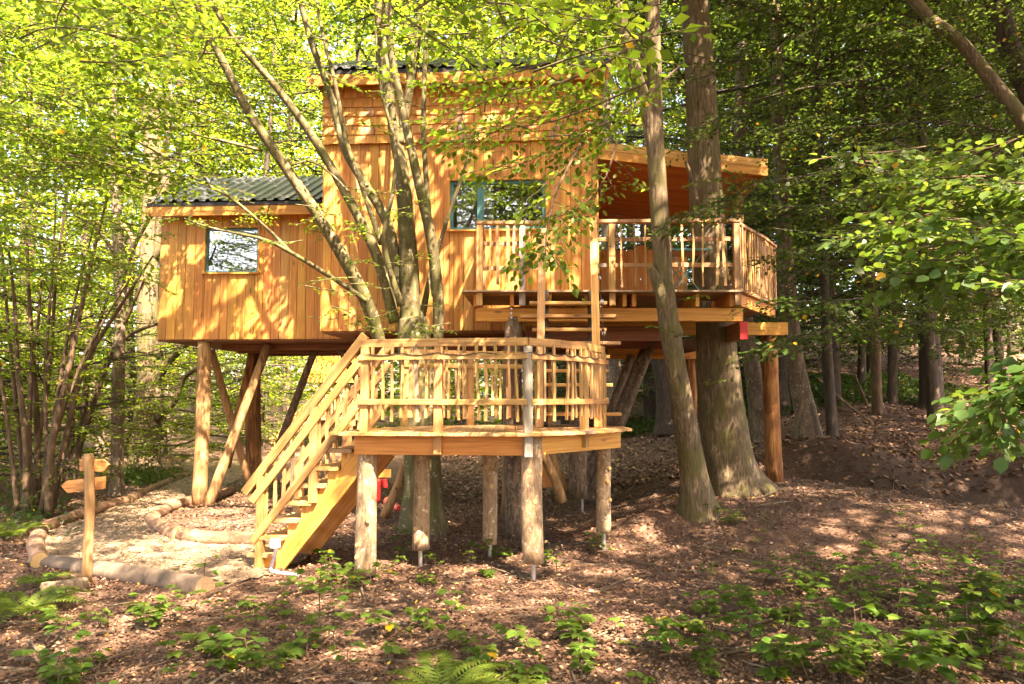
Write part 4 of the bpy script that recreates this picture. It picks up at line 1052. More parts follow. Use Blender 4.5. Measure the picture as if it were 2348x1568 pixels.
def canopy_mesh(key, M, mat):
    b, d, n, l = CANO[key]; A = np.array(M); R3 = A[:3, :3]; sc = np.linalg.norm(R3[:, 0])
    w = (b + d * l[:, None] * .5) @ R3.T + A[:3, 3]; a1, a2 = w @ E1, w @ E2; ok = np.ones(len(b), bool)
    for g1, g2, r in GAPS: ok &= ((a1 - g1) ** 2 + (a2 - g2) ** 2) > (r + .04) ** 2
    lv = Leaves(); lv.add(b[ok], d[ok], n[ok], l[ok]); return lv.mesh('crown', mat, False, .34)
CR = {}
def crown(kind):
    if kind in CR: return CR[kind]
    k = dict(
        tall_l=lambda: crown_meshes(make_crown(3.0, 17, 3.2, 38, .14, 1.35, 11, seed=21), L_LIT),
        tall_l2=lambda: crown_meshes(make_crown(5.5, 18, 3.5, 38, .14, 1.45, 11, seed=22), L_LIT),
        tall_r=lambda: crown_meshes(make_crown(3.0, 18, 3.9, 52, .135, 1.5, 12, seed=23), L_SHADED),
        tall_r2=lambda: crown_meshes(make_crown(4.0, 19, 3.6, 50, .135, 1.4, 12, seed=24), L_SHADED),
        shrub_l=lambda: crown_meshes(make_crown(.3, 4.2, 1.7, 30, .085, .8, 10, .5, .7, seed=25), L_LIT),
        shrub_r=lambda: crown_meshes(make_crown(.4, 4.0, 1.9, 26, .085, .85, 10, .5, .7, seed=26), L_SHADED),
        canopy=lambda: open_crown(make_crown(7.8, 15, 4.9, 58, .155, 1.55, 11, .65, .85, seed=27, dens=.7), L_HORN),
        canopy2=lambda: open_crown(make_crown(8.4, 15, 4.7, 56, .155, 1.55, 11, .65, .9, seed=28, dens=.7), L_HORN))[kind]
    CR[kind] = k(); return CR[kind]
_tm = {}
def trunk_mesh(kind, mat, h, r0):
    key = (kind, mat.name, round(h, 1), round(r0, 2))
    if key not in _tm:
        r = random.Random(kind); pts = [(0, 0, -.15, r0 * 1.55), (0, 0, .25, r0 * 1.12)]
        x = y = 0
        for k in range(1, 7):
            x += r.uniform(-.12, .12); y += r.uniform(-.12, .12); pts.append((x, y, h * k / 6, r0 * (1 - .78 * k / 6)))
        c = catmull(pts, 4); v, f = tube(c[:, :3], c[:, 3], 10, log_disp(kind, .08, .03)); _tm[key] = mesh('trunk', v, f, mat, None, True)
    return _tm[key]
def wood_tree(x, y, kind, mat, r0, label, group=None, sc=1.0, name='beech_tree', tk=0, h=17, rot=None, z=None):
    zz = gz(x, y) if z is None else z
    t = bpy.data.objects.new(name, None); COL.objects.link(t); a = rng.uniform(0, 6.28) if rot is None else rot
    M = Matrix.Translation((x, y, zz)) @ Matrix.Rotation(a, 4, 'Z') @ Matrix.Scale(sc, 4); t.matrix_basis = M; WM[t] = M; t.empty_display_size = .1
    tag(t, label, 'tree', group)
    me, tw = crown(kind)
    if isinstance(me, int): me = canopy_mesh(me, M, L_HORN)
    if r0:
        o = bpy.data.objects.new('trunk', trunk_mesh(tk, mat, h, r0)); COL.objects.link(o); o.parent = t
    o = bpy.data.objects.new('crown', me); COL.objects.link(o); o.parent = t; o['kind'] = 'stuff'
    if tw: o = bpy.data.objects.new('limbs', tw); COL.objects.link(o); o.parent = t; o['kind'] = 'stuff'
    return t

# --- left: single trees that can be told apart
def px_tree(name, label, stems_, mat, seg=12, disp=None, branches=(), group=None):
    b = base_of(stems_[0]); t = thing(name, label, 'tree', b, group)
    for i, s in enumerate(stems_): stem('trunk' if i == 0 else 'stem', s, mat, t, seg, disp or log_disp(len(label) + i, .07, .03), 7)
    for s in branches: stem('branch', s, mat, t, 7, None, 6)
    return t
px_tree('beech_tree', 'thick dark trunk with sunlit foot left of the annex, a crooked branch on its right',
        [[(330, 1092, 19, 92), (332, 1040, 19, 64), (340, 900, 19, 54), (338, 760, 19, 46), (342, 600, 19, 44), (350, 420, 19, 40), (345, 200, 19, 34)]], M_OAKB,
        branches=[[(352, 880, 19, 26), (385, 830, 18.8, 20), (425, 790, 18.6, 15), (470, 750, 18.4, 10)], [(362, 960, 18.9, 16), (400, 920, 18.7, 13), (420, 870, 18.6, 12), (450, 845, 18.4, 9)], [(345, 600, 19, 24), (365, 560, 18.9, 26), (372, 470, 18.8, 24), (380, 350, 18.8, 22)], [(320, 590, 19, 18), (300, 540, 18.9, 12), (270, 500, 18.8, 9)]])
px_tree('ash_tree', 'pale slender straight trunk standing at the left edge of the path',
        [[(266, 1146, 14.2, 42), (268, 1080, 14.2, 30), (270, 900, 14.2, 27), (276, 720, 14.2, 26), (272, 560, 14.2, 24), (262, 380, 14.2, 18), (265, 160, 14.2, 13), (262, 0, 14.2, 10)]], M_PALEB,
        branches=[[(280, 640, 14.2, 12), (310, 560, 14, 10), (345, 500, 13.8, 8), (380, 460, 13.6, 5)], [(268, 590, 14.2, 12), (235, 540, 14, 8), (205, 500, 13.8, 6)]])
px_tree('beech_tree', 'lean sunlit trunk between the thicket and the pale slender trunk',
        [[(232, 1060, 21, 36), (222, 980, 21, 28), (212, 920, 21, 24), (205, 800, 21, 22), (200, 640, 21, 20), (190, 450, 21, 16)]], M_PALEB)
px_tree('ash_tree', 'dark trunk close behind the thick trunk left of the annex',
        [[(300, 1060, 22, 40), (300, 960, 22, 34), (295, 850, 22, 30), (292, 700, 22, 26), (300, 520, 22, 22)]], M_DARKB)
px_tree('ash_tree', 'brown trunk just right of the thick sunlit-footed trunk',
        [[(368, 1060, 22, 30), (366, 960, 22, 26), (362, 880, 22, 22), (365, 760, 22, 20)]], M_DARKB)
hz = []
r_ = random.Random(31)
for i, (ub, top) in enumerate([(40, -60), (60, 20), (72, 95), (85, 150), (95, 215), (108, 300), (120, 350), (55, -20), (80, 60), (100, 130), (112, 245)]):
    D = 12.2 + r_.uniform(-.6, .9); w = r_.uniform(8, 16); h0 = 1175 + r_.uniform(-12, 10); vt = r_.uniform(380, 640) if i < 7 else r_.uniform(300, 520)
    hz.append([(ub, h0, D, w * 1.25), (ub + (top - ub) * .10 + r_.uniform(-9, 9), h0 - 150, D, w), (ub + (top - ub) * .35 + r_.uniform(-8, 8), h0 - 330, D - .1, w * .8), (ub + (top - ub) * .65, (h0 - 330 + vt) / 2, D - .2, w * .6), (top, vt, D - .4, w * .35)])
px_tree('hazel_bush', 'dense thicket of thin brown upright stems at the left edge', hz, M_HAZELB, 8)
lv = Leaves()
hz2 = []
for i, (ub, top) in enumerate([(150, 330), (160, 250), (145, 180), (135, 410)]):
    D = 14.5; w = r_.uniform(12, 18)
    hz2.append([(ub, 1115, D, w * 1.2), (ub + 12 + (top - ub) * .15, 1000, D, w), (ub + (top - ub) * .5, 850 - i * 20, D - .2, w * .75), (top, 640 + i * 30, D - .4, w * .35)])
px_tree('hazel_bush', 'thin leaning stems fanning up to the right behind the thicket', hz2, M_HAZELB, 8)
# --- right: trunks that can be told apart
RT = [
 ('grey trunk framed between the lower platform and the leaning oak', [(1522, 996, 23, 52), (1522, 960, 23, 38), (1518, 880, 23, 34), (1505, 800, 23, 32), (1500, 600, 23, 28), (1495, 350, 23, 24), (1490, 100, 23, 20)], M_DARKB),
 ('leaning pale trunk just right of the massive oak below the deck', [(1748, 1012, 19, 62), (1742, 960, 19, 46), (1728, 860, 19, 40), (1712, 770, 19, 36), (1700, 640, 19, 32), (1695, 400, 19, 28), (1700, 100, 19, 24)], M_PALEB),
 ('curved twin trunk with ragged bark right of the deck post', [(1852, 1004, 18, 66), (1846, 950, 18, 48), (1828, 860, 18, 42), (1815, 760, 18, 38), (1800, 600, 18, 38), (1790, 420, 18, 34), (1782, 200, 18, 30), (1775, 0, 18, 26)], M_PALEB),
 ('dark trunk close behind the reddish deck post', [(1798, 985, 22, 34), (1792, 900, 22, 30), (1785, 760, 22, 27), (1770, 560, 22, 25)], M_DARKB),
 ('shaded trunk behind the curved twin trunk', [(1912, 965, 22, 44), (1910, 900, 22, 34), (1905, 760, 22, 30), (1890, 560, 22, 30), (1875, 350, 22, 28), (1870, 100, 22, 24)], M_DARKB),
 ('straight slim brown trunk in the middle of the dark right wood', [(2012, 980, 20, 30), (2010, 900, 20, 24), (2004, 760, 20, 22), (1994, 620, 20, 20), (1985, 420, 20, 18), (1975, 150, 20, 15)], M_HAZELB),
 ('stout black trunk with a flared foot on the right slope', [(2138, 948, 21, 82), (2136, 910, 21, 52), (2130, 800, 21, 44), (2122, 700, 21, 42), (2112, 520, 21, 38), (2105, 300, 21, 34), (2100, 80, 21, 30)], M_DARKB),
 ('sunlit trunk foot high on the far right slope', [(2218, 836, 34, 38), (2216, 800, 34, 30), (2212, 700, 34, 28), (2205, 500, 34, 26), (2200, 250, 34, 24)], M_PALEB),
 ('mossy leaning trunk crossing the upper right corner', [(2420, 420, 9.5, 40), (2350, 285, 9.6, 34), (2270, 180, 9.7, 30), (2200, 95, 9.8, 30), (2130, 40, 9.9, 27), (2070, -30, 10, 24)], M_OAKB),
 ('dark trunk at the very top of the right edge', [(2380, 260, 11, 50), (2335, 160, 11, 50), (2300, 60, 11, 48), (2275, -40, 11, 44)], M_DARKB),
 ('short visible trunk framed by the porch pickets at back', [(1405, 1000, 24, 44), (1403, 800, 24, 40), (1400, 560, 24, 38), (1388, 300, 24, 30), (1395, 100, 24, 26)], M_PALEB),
]
for i, (lb, s, m) in enumerate(RT):
    if 'upper right corner' in lb or 'top of the right edge' in lb:
        p0 = s[0]; s = [(p0[0] + 350, 1150 if 'upper' in lb else 1100, p0[2], p0[3] * 1.3), (p0[0] + 180, 760, p0[2], p0[3] * 1.1)] + s
    q = P(*s[0][:3]); g = gz(q.x, q.y)
    px_tree('forest_tree', lb, [s], m, 14)
for lb, s in (('thin fallen branch leaning down to the slim brown trunk', [(1875, 868, 19, 7), (1940, 925, 19, 6), (2008, 976, 19, 6)]), ('pale dead stick propped behind the slim brown trunk', [(1968, 880, 21, 5), (1985, 920, 21, 6), (2003, 972, 21, 6)]),
              ('pale dead stick leaning beside the curved twin trunk', [(1960, 860, 22, 4), (1975, 900, 22, 5), (1990, 950, 22, 5)])):
    c = catmull([(*P(u, w, D), k / 2 / F * D) for u, w, D, k in s], 6); v, f = tube(c[:, :3], c[:, 3], 6); tag(mobj('fallen_branch', v, f, M_HAZELB), lb, 'branch')

HZT = [o for o in COL.objects if o.get('label', '').startswith('dense thicket')][0]
lv = Leaves()
def hz_leaves():
    for _ in range(70):
        c = np.array(P(rng.uniform(-60, 330), rng.uniform(330, 1010), rng.uniform(11.5, 14.2))); a = rng.uniform(0, 6.28); d = np.array([math.cos(a), math.sin(a), rng.uniform(-.1, .4)])
        bough(lv, c - d * .4, c + d * .4, .085, 8, .34, .1, .006, True, 4, .66)
hz_leaves(); leaf_part('foliage', lv, L_LIT, HZT, False, .36, M_HAZELB)
# --- forest behind: left and right wood, trees told apart only as a group
r_ = random.Random(77)
GL = 'slender trees filling the bright wood on the left'; GR = 'slender trees filling the shaded wood on the right'; GB = 'trees standing behind the treehouse roofs'
for i, (x, y) in enumerate([(-13.5, 19), (-10.5, 22), (-16, 24), (-8.5, 25), (-12.8, 28), (-19, 29), (-6.5, 30), (-10, 33), (-15, 35), (-22, 36), (-5, 37), (-18, 20), (-8.2, 40), (-13, 42), (-19, 44)]):
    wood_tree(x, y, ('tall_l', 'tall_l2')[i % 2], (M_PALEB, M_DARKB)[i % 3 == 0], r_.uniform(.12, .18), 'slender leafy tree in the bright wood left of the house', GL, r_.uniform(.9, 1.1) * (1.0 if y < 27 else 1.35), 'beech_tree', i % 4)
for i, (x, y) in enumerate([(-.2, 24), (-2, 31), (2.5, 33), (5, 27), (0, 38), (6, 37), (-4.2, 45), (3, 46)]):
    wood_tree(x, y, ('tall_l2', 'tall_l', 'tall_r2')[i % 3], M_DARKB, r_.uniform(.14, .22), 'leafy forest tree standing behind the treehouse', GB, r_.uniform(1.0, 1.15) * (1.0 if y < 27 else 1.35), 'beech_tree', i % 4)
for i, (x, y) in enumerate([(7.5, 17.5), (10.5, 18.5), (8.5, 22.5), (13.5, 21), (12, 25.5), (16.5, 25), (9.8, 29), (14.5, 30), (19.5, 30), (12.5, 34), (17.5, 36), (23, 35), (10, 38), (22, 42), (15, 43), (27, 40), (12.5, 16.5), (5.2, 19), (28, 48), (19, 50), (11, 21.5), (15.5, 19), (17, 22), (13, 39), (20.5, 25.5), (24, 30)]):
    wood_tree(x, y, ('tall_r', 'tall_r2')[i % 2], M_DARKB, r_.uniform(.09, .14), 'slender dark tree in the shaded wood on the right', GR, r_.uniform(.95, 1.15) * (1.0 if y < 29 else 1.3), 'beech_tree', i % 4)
# understorey bushes
GU = 'low leafy bushes under the trees'
for i, (x, y) in enumerate([(-9.6, 14.6), (-12, 17.5), (-14.5, 16.5), (-10.8, 20.5), (-8.6, 22.5), (-13.5, 22.5), (-8.4, 26), (-5.8, 31), (-10, 27), (-3.3, 29), (-16, 21), (-1.6, 34), (-3, 36), (-7.5, 33), (-8.2, 13.2), (-10.8, 12.6), (-11, 15.4), (-9.4, 17.2), (-8.0, 19.2), (-13, 19.5), (-12.5, 13.5), (-4.4, 33)]):
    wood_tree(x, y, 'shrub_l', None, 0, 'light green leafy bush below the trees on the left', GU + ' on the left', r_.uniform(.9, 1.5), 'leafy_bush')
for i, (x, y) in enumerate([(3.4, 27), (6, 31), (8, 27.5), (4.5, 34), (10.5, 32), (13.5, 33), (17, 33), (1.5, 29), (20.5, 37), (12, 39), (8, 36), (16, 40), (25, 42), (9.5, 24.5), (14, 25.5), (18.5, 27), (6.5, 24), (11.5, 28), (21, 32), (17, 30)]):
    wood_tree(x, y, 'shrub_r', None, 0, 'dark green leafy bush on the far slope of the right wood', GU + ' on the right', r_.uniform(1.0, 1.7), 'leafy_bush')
# trees beside and behind the camera (they shade the scene and show in the panes)
GC = 'tall trees round the clearing outside the view'
for i, (x, y, k, s) in enumerate([(-5.4, 4.2, 'canopy', 1.0), (5.2, 4.4, 'canopy2', 1.0), (0.6, -2.2, 'canopy', 1.0), (7.2, -1.8, 'canopy2', 1.05), (10.5, 5.0, 'canopy', 1.05), (3.6, -7.5, 'tall_l2', 1.0), (-3.5, -6.0, 'tall_l2', 1.0), (-9.5, -1.5, 'tall_l', 1.0), (10, -9, 'tall_r', 1.0), (-2, -14, 'tall_l', 1.1), (6, -16, 'tall_r2', 1.1), (13.5, 11, 'canopy', 1.1), (-10, -12, 'tall_r', 1.0), (0.2, -9.5, 'tall_r', 1.0), (2.6, -12.5, 'tall_r2', 1.0), (-3, -10.5, 'tall_r2', 1.0), (-5.6, -12.5, 'tall_r', 1.0), (5.2, -11.5, 'tall_r', 1.0), (-7.2, -8.5, 'tall_r2', 1.0), (1, -17, 'tall_r', 1.1), (-4.4, -17, 'tall_r', 1.1), (9, -13, 'tall_r2', 1.1), (-13, -6, 'tall_r2', 1.0), (12, -6, 'tall_r', 1.0), (15, -2, 'canopy2', 1.1), (9.2, 9.0, 'canopy2', 1.05), (12.5, 2.0, 'canopy', 1.0)]):
    wood_tree(x, y, k, M_DARKB, .2, 'tall tree at the edge of the clearing outside the view', GC, s, 'beech_tree', i % 4, 15)
ur_ = [o for o in COL.objects if o.get('label', '').startswith('mossy leaning trunk')][0]
for t_, k, x, y, s in ((hb, 'canopy', -1.4, 10.3, .98), (lo, 'canopy2', 1.8, 9.5, .95), (bo_, 'canopy', 2.9, 11.6, 1.05), (ur_, 'canopy2', 7.6, 12.6, 1.1)):  # the leaning trunk's crown is added to keep light off the right wood
    for j, me in enumerate(crown(k)):
        MM = Matrix.Translation((x, y, .6)) @ Matrix.Rotation(x * 2, 4, 'Z') @ Matrix.Scale(s, 4)
        if j == 0: me = canopy_mesh(me, MM, L_HORN)
        o = link('crown' if j == 0 else 'limbs', me, t_, MM); o['kind'] = 'stuff'

# --- far wood closing the view
lv = Leaves(); N = 135000
az = rng.uniform(-.85, .85, N); rr = rng.uniform(50, 75, N); hh = rng.uniform(0, 1, N) ** 1.15 * 46
x_ = np.sin(az) * rr; y_ = np.cos(az) * rr; z_ = hh + np.array([gz(a, b) for a, b in zip(x_, y_)])
cl = np.sin(x_ * .9 + y_ * .3) + np.sin(z_ * .9 + x_ * .5) + np.sin(y_ * .7 - z_ * .4); keep = cl > -1.3
n_ = keep.sum(); lv.add(np.stack([x_, y_, z_], 1)[keep], rng.normal(0, 1, (n_, 3)) + np.array([0, 0, -.3]), rng.normal(0, .6, (n_, 3)) + UP * .8, rng.uniform(.35, .7, n_))
bx_ = lv.arr()[0][:, 0]
for sel_, mat_, lab_ in ((bx_ < 6, L_LIT, 'bright far wood closing the view on the left'), (bx_ >= 6, L_SHADED, 'dark far wood closing the view on the right')):
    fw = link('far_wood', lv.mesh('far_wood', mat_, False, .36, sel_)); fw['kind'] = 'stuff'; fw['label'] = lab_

# ------------------------------------------------------------------ near foliage
def region(lv, u0, u1, v0, v1, d0, d1, n, leaf, L=1.0, ntw=12, twl=.38, hbias=None, dens=.62, tubes=True, r=.007, flat=.35, rr=None):
    for _ in range(n):
        c = np.array(P(rng.uniform(u0, u1), rng.uniform(v0, v1), rng.uniform(d0, d1)))
        a = rng.uniform(0, 6.28) if hbias is None else hbias + rng.normal(0, .5)
        d = np.array([math.cos(a), math.sin(a), rng.uniform(-.18, .22)]); l = L * rng.uniform(.7, 1.25)
        bough(lv, c - d * l * .5, c + d * l * .5, leaf * rng.uniform(.85, 1.15), ntw, twl, .10, r, tubes, 4, dens, flat)
# hornbeam foliage: upper left, above the roof, thin sprays in front of walls
lv = Leaves()
region(lv, -60, 420, -60, 250, 6.5, 10.5, 55, .085, 1.3, 13, .45)
region(lv, 350, 900, -60, 260, 10.4, 12.0, 48, .085, 1.3, 13, .45)
region(lv, 420, 900, -60, 200, 7.5, 9, 7, .08, .9, 9, .35)
region(lv, -60, 430, 200, 430, 7.0, 11.5, 62, .085, 1.2, 12, .42)
region(lv, 380, 720, 200, 400, 10.8, 12.2, 24, .085, 1.2, 12, .42)
region(lv, -60, 330, 400, 640, 8.5, 12.5, 60, .08, 1.1, 11, .4)
region(lv, 900, 1420, -60, 100, 7.5, 10.3, 22, .075, 1.2, 12, .4)
region(lv, 900, 1420, -60, 110, 10.5, 11.2, 14, .08, 1.2, 12, .4)
region(lv, 340, 760, 405, 520, 9.0, 11.3, 11, .065, .8, 8, .28)
region(lv, 640, 1060, 150, 760, 8.6, 10.3, 24, .062, .65, 7, .24)
region(lv, 650, 900, 640, 760, 9.6, 10.3, 4, .06, .5, 6, .18)
region(lv, 1020, 1420, -40, 130, 3.2, 5.0, 16, .08, .8, 8, .3)
region(lv, 100, 420, -60, 120, 4.0, 6.0, 9, .08, .9, 9, .32)
region(lv, -60, 700, -60, 330, 11.5, 15, 85, .10, 1.6, 13, .5, tubes=False)
region(lv, 700, 1300, -60, 100, 13.5, 16, 30, .10, 1.6, 13, .5, tubes=False)
leaf_part('crown', lv, L_HORN, hb, False, .31, M_HORN, open_sel(lv))
# limbs of an oak off to the right reaching across the house front
ot = thing('beech_tree', 'beech outside the right edge reaching leafy boughs across the house front and deck', 'tree', (5.2, 5.4, 0))
stem('trunk', [(2900, 1500, 5.4, 120), (2880, 900, 5.4, 100), (2860, 300, 5.4, 90), (2850, -200, 5.4, 80)], M_DARKB, ot, 12, log_disp(5))
lv = Leaves()
def pbough(lv, pts, leaf, ntw, twl, r=.008, sub=6, dens=.7):
    """a long bough along picture points (u,v,D), with side sprays"""
    q = catmull([tuple(P(*p)) for p in pts], sub); n = len(q)
    tube(q, np.linspace(r * 1.6, r * .5, n), 5, vf=lv.tw, cap=False)
    for i in range(1, n - 1):
        d = unit(q[i + 1] - q[i - 1]); s = unit(np.cross(d, UP)); sg = 1 if i % 2 else -1
        dd = unit(d * .6 + s * sg * .9 + UP * rng.uniform(-.25, .12)); bough(lv, q[i], q[i] + dd * twl * rng.uniform(.7, 1.3), leaf, ntw, twl * .45, .15, r * .5, True, 4, dens)
    bough(lv, q[-2], q[-1] + (q[-1] - q[-2]) * .8, leaf, ntw, twl * .45, .15, r * .5, True, 4, dens)
for pts in ([(1500, 60, 6.0), (1380, 150, 6.2), (1250, 200, 6.6), (1120, 230, 7.0), (1010, 290, 7.4)],
            [(1480, 190, 6.2), (1370, 240, 6.4), (1260, 280, 6.7), (1140, 300, 7.0), (1040, 340, 7.3)],
            [(1560, 150, 7.0), (1430, 260, 6.8), (1330, 310, 6.8), (1210, 370, 6.9), (1110, 400, 7.0)],
            [(1330, 120, 7.0), (1200, 160, 7.2), (1090, 190, 7.6), (1000, 200, 8)],
            [(1330, 330, 6.4), (1280, 430, 6.1), (1255, 520, 6.0), (1250, 575, 6.0)],
            [(1420, 300, 7.6), (1390, 400, 7.4), (1340, 470, 7.4), (1270, 500, 7.4)]):
    pbough(lv, pts, .076, 6, .42, .007)
region(lv, 1060, 1400, 170, 330, 6.6, 8.6, 8, .075, .8, 8, .3)
leaf_part('crown', lv, L_HORN, ot, True, .31, M_HAZELB)
# boughs at the deck's right and the wood edge on the right
rt = thing('beech_tree', 'beech beyond the right edge spreading flat leafy boughs beside the deck', 'tree', (10.2, 11.5, gz(10.2, 11.5)))
stem('trunk', [(2680, 1150, 11.5, 70), (2690, 700, 11.5, 60), (2690, 200, 11.5, 50), (2700, -100, 11.5, 46)], M_DARKB, rt, 12, log_disp(6))
lv = Leaves()
for pts in ([(2100, 330, 10.5), (1980, 360, 9.6), (1860, 400, 9.2), (1740, 420, 9.0), (1640, 470, 8.9), (1570, 490, 8.8)],
            [(2150, 430, 9.6), (2000, 450, 9.0), (1880, 470, 8.8), (1760, 470, 8.7), (1690, 440, 8.7)],
            [(2250, 640, 9.5), (2120, 660, 9.0), (2000, 680, 8.6), (1900, 690, 8.3), (1800, 690, 8.2)],
            [(2200, 760, 9.0), (2080, 740, 8.6), (1960, 740, 8.4), (1850, 770, 8.2), (1780, 790, 8.2)],
            [(2300, 300, 10), (2150, 280, 9.8), (1980, 290, 9.8), (1800, 300, 10), (1660, 290, 10.2)],
            [(2050, 520, 9.4), (1960, 540, 9.0), (1880, 560, 8.8), (1800, 580, 8.7)],
            [(2300, 560, 9), (2180, 580, 8.6), (2080, 600, 8.4)],
            [(2000, 180, 10.5), (1850, 200, 10.4), (1700, 240, 10.3), (1590, 300, 10.2)]):
    pbough(lv, pts, .072, 8, .60, .009)
region(lv, 1700, 2400, -40, 330, 9.5, 14, 90, .078, 1.2, 11, .42)
region(lv, 1780, 2400, 300, 640, 9.5, 14, 60, .078, 1.2, 11, .42)
region(lv, 1500, 1780, -40, 180, 9.8, 13, 22, .072, 1.0, 10, .36)
region(lv, 2000, 2400, 600, 760, 9.5, 13, 16, .075, 1.0, 9, .36)
region(lv, 1780, 2420, 480, 800, 13, 20, 95, .10, 1.5, 12, .5, tubes=False)
region(lv, 1800, 2420, -60, 480, 14, 20, 60, .10, 1.6, 12, .5, tubes=False)
leaf_part('crown', lv, L_SHADED, rt, False, .31, M_DARKB)
# hazel close to the camera on the right: its nearest leaves are single parts
nh = thing('hazel_bush', 'hazel bush close to the camera with big leaves reaching in from the right edge', 'bush', (3.6, 3.4, 0))
stem('stem', [(2950, 2300, 3.4, 40), (2900, 1300, 3.4, 34), (2850, 700, 3.4, 26), (2780, 300, 3.4, 18)], M_HAZELB, nh, 10)
lv = Leaves()
for pts in ([(2800, 640, 3.2), (2520, 600, 3.4), (2330, 540, 3.6), (2180, 500, 3.9), (2040, 520, 4.1)],
            [(2790, 540, 3.8), (2500, 440, 4.1), (2330, 420, 4.3), (2190, 430, 4.5), (2060, 420, 4.8)],
            [(2800, 720, 3.1), (2520, 690, 3.2), (2380, 650, 3.4), (2250, 620, 3.7), (2130, 630, 3.9)],
            [(2790, 800, 3.0), (2500, 800, 3.1), (2390, 840, 3.2), (2310, 890, 3.3), (2290, 960, 3.3)],
            [(2780, 420, 4.4), (2480, 380, 4.8), (2330, 390, 5.0), (2190, 380, 5.3), (2080, 400, 5.6)]):
    pbough(lv, pts, .064, 9, .40, .004, 7, .72)
region(lv, 1980, 2400, 340, 600, 4.0, 6.4, 38, .068, .85, 11, .32, dens=.7)
region(lv, 2200, 2400, 540, 700, 3.4, 4.6, 9, .064, .55, 8, .24, dens=.7)
b_, d_, n_, l_ = lv.arr(); seen = (np.abs(b_[:, 0] / b_[:, 1]) < .70) & (b_[:, 1] > .5); order = np.argsort(np.where(seen, b_[:, 1] / l_, 1e9)); single = order[:280]; rest = np.ones(len(b_), bool); rest[single] = False
leaf_part('foliage', lv, L_NEAR, nh, True, .40, M_HAZELB, rest)
one = Leaves(); one.add(np.zeros((1, 3)), np.array([[0, 1., 0]]), np.array([[0, 0, 1.]]), np.ones(1)); leaf_me = one.mesh('leaf', L_NEAR, True, .40)
for i in single:
    dv, nv = Vector(d_[i]), Vector(n_[i]); xv = dv.cross(nv); M = Matrix((xv, dv, nv)).transposed().to_4x4() @ Matrix.Scale(float(l_[i]), 4); M.translation = b_[i]
    link('leaf', leaf_me, nh, M)
# oak sprigs on the leaning oak
lv = Leaves()
for (u, w, D, a) in ((1500, 440, 9.5, 3.0), (1545, 430, 9.5, .2), (1535, 545, 9.6, 3.6), (1545, 690, 9.6, .2), (1548, 760, 9.6, 3.3), (1600, 880, 9.8, .3), (1500, 90, 9.4, 2.6), (1480, 260, 9.4, 2.8)):
    c = np.array(P(u, w, D)); bough(lv, c, c + np.array([math.cos(a), -.5, .25]) * .34, .07, 6, .14, .1, .004)
leaf_part('sprigs', lv, L_HORN, lo, True, .30, M_OAKB)

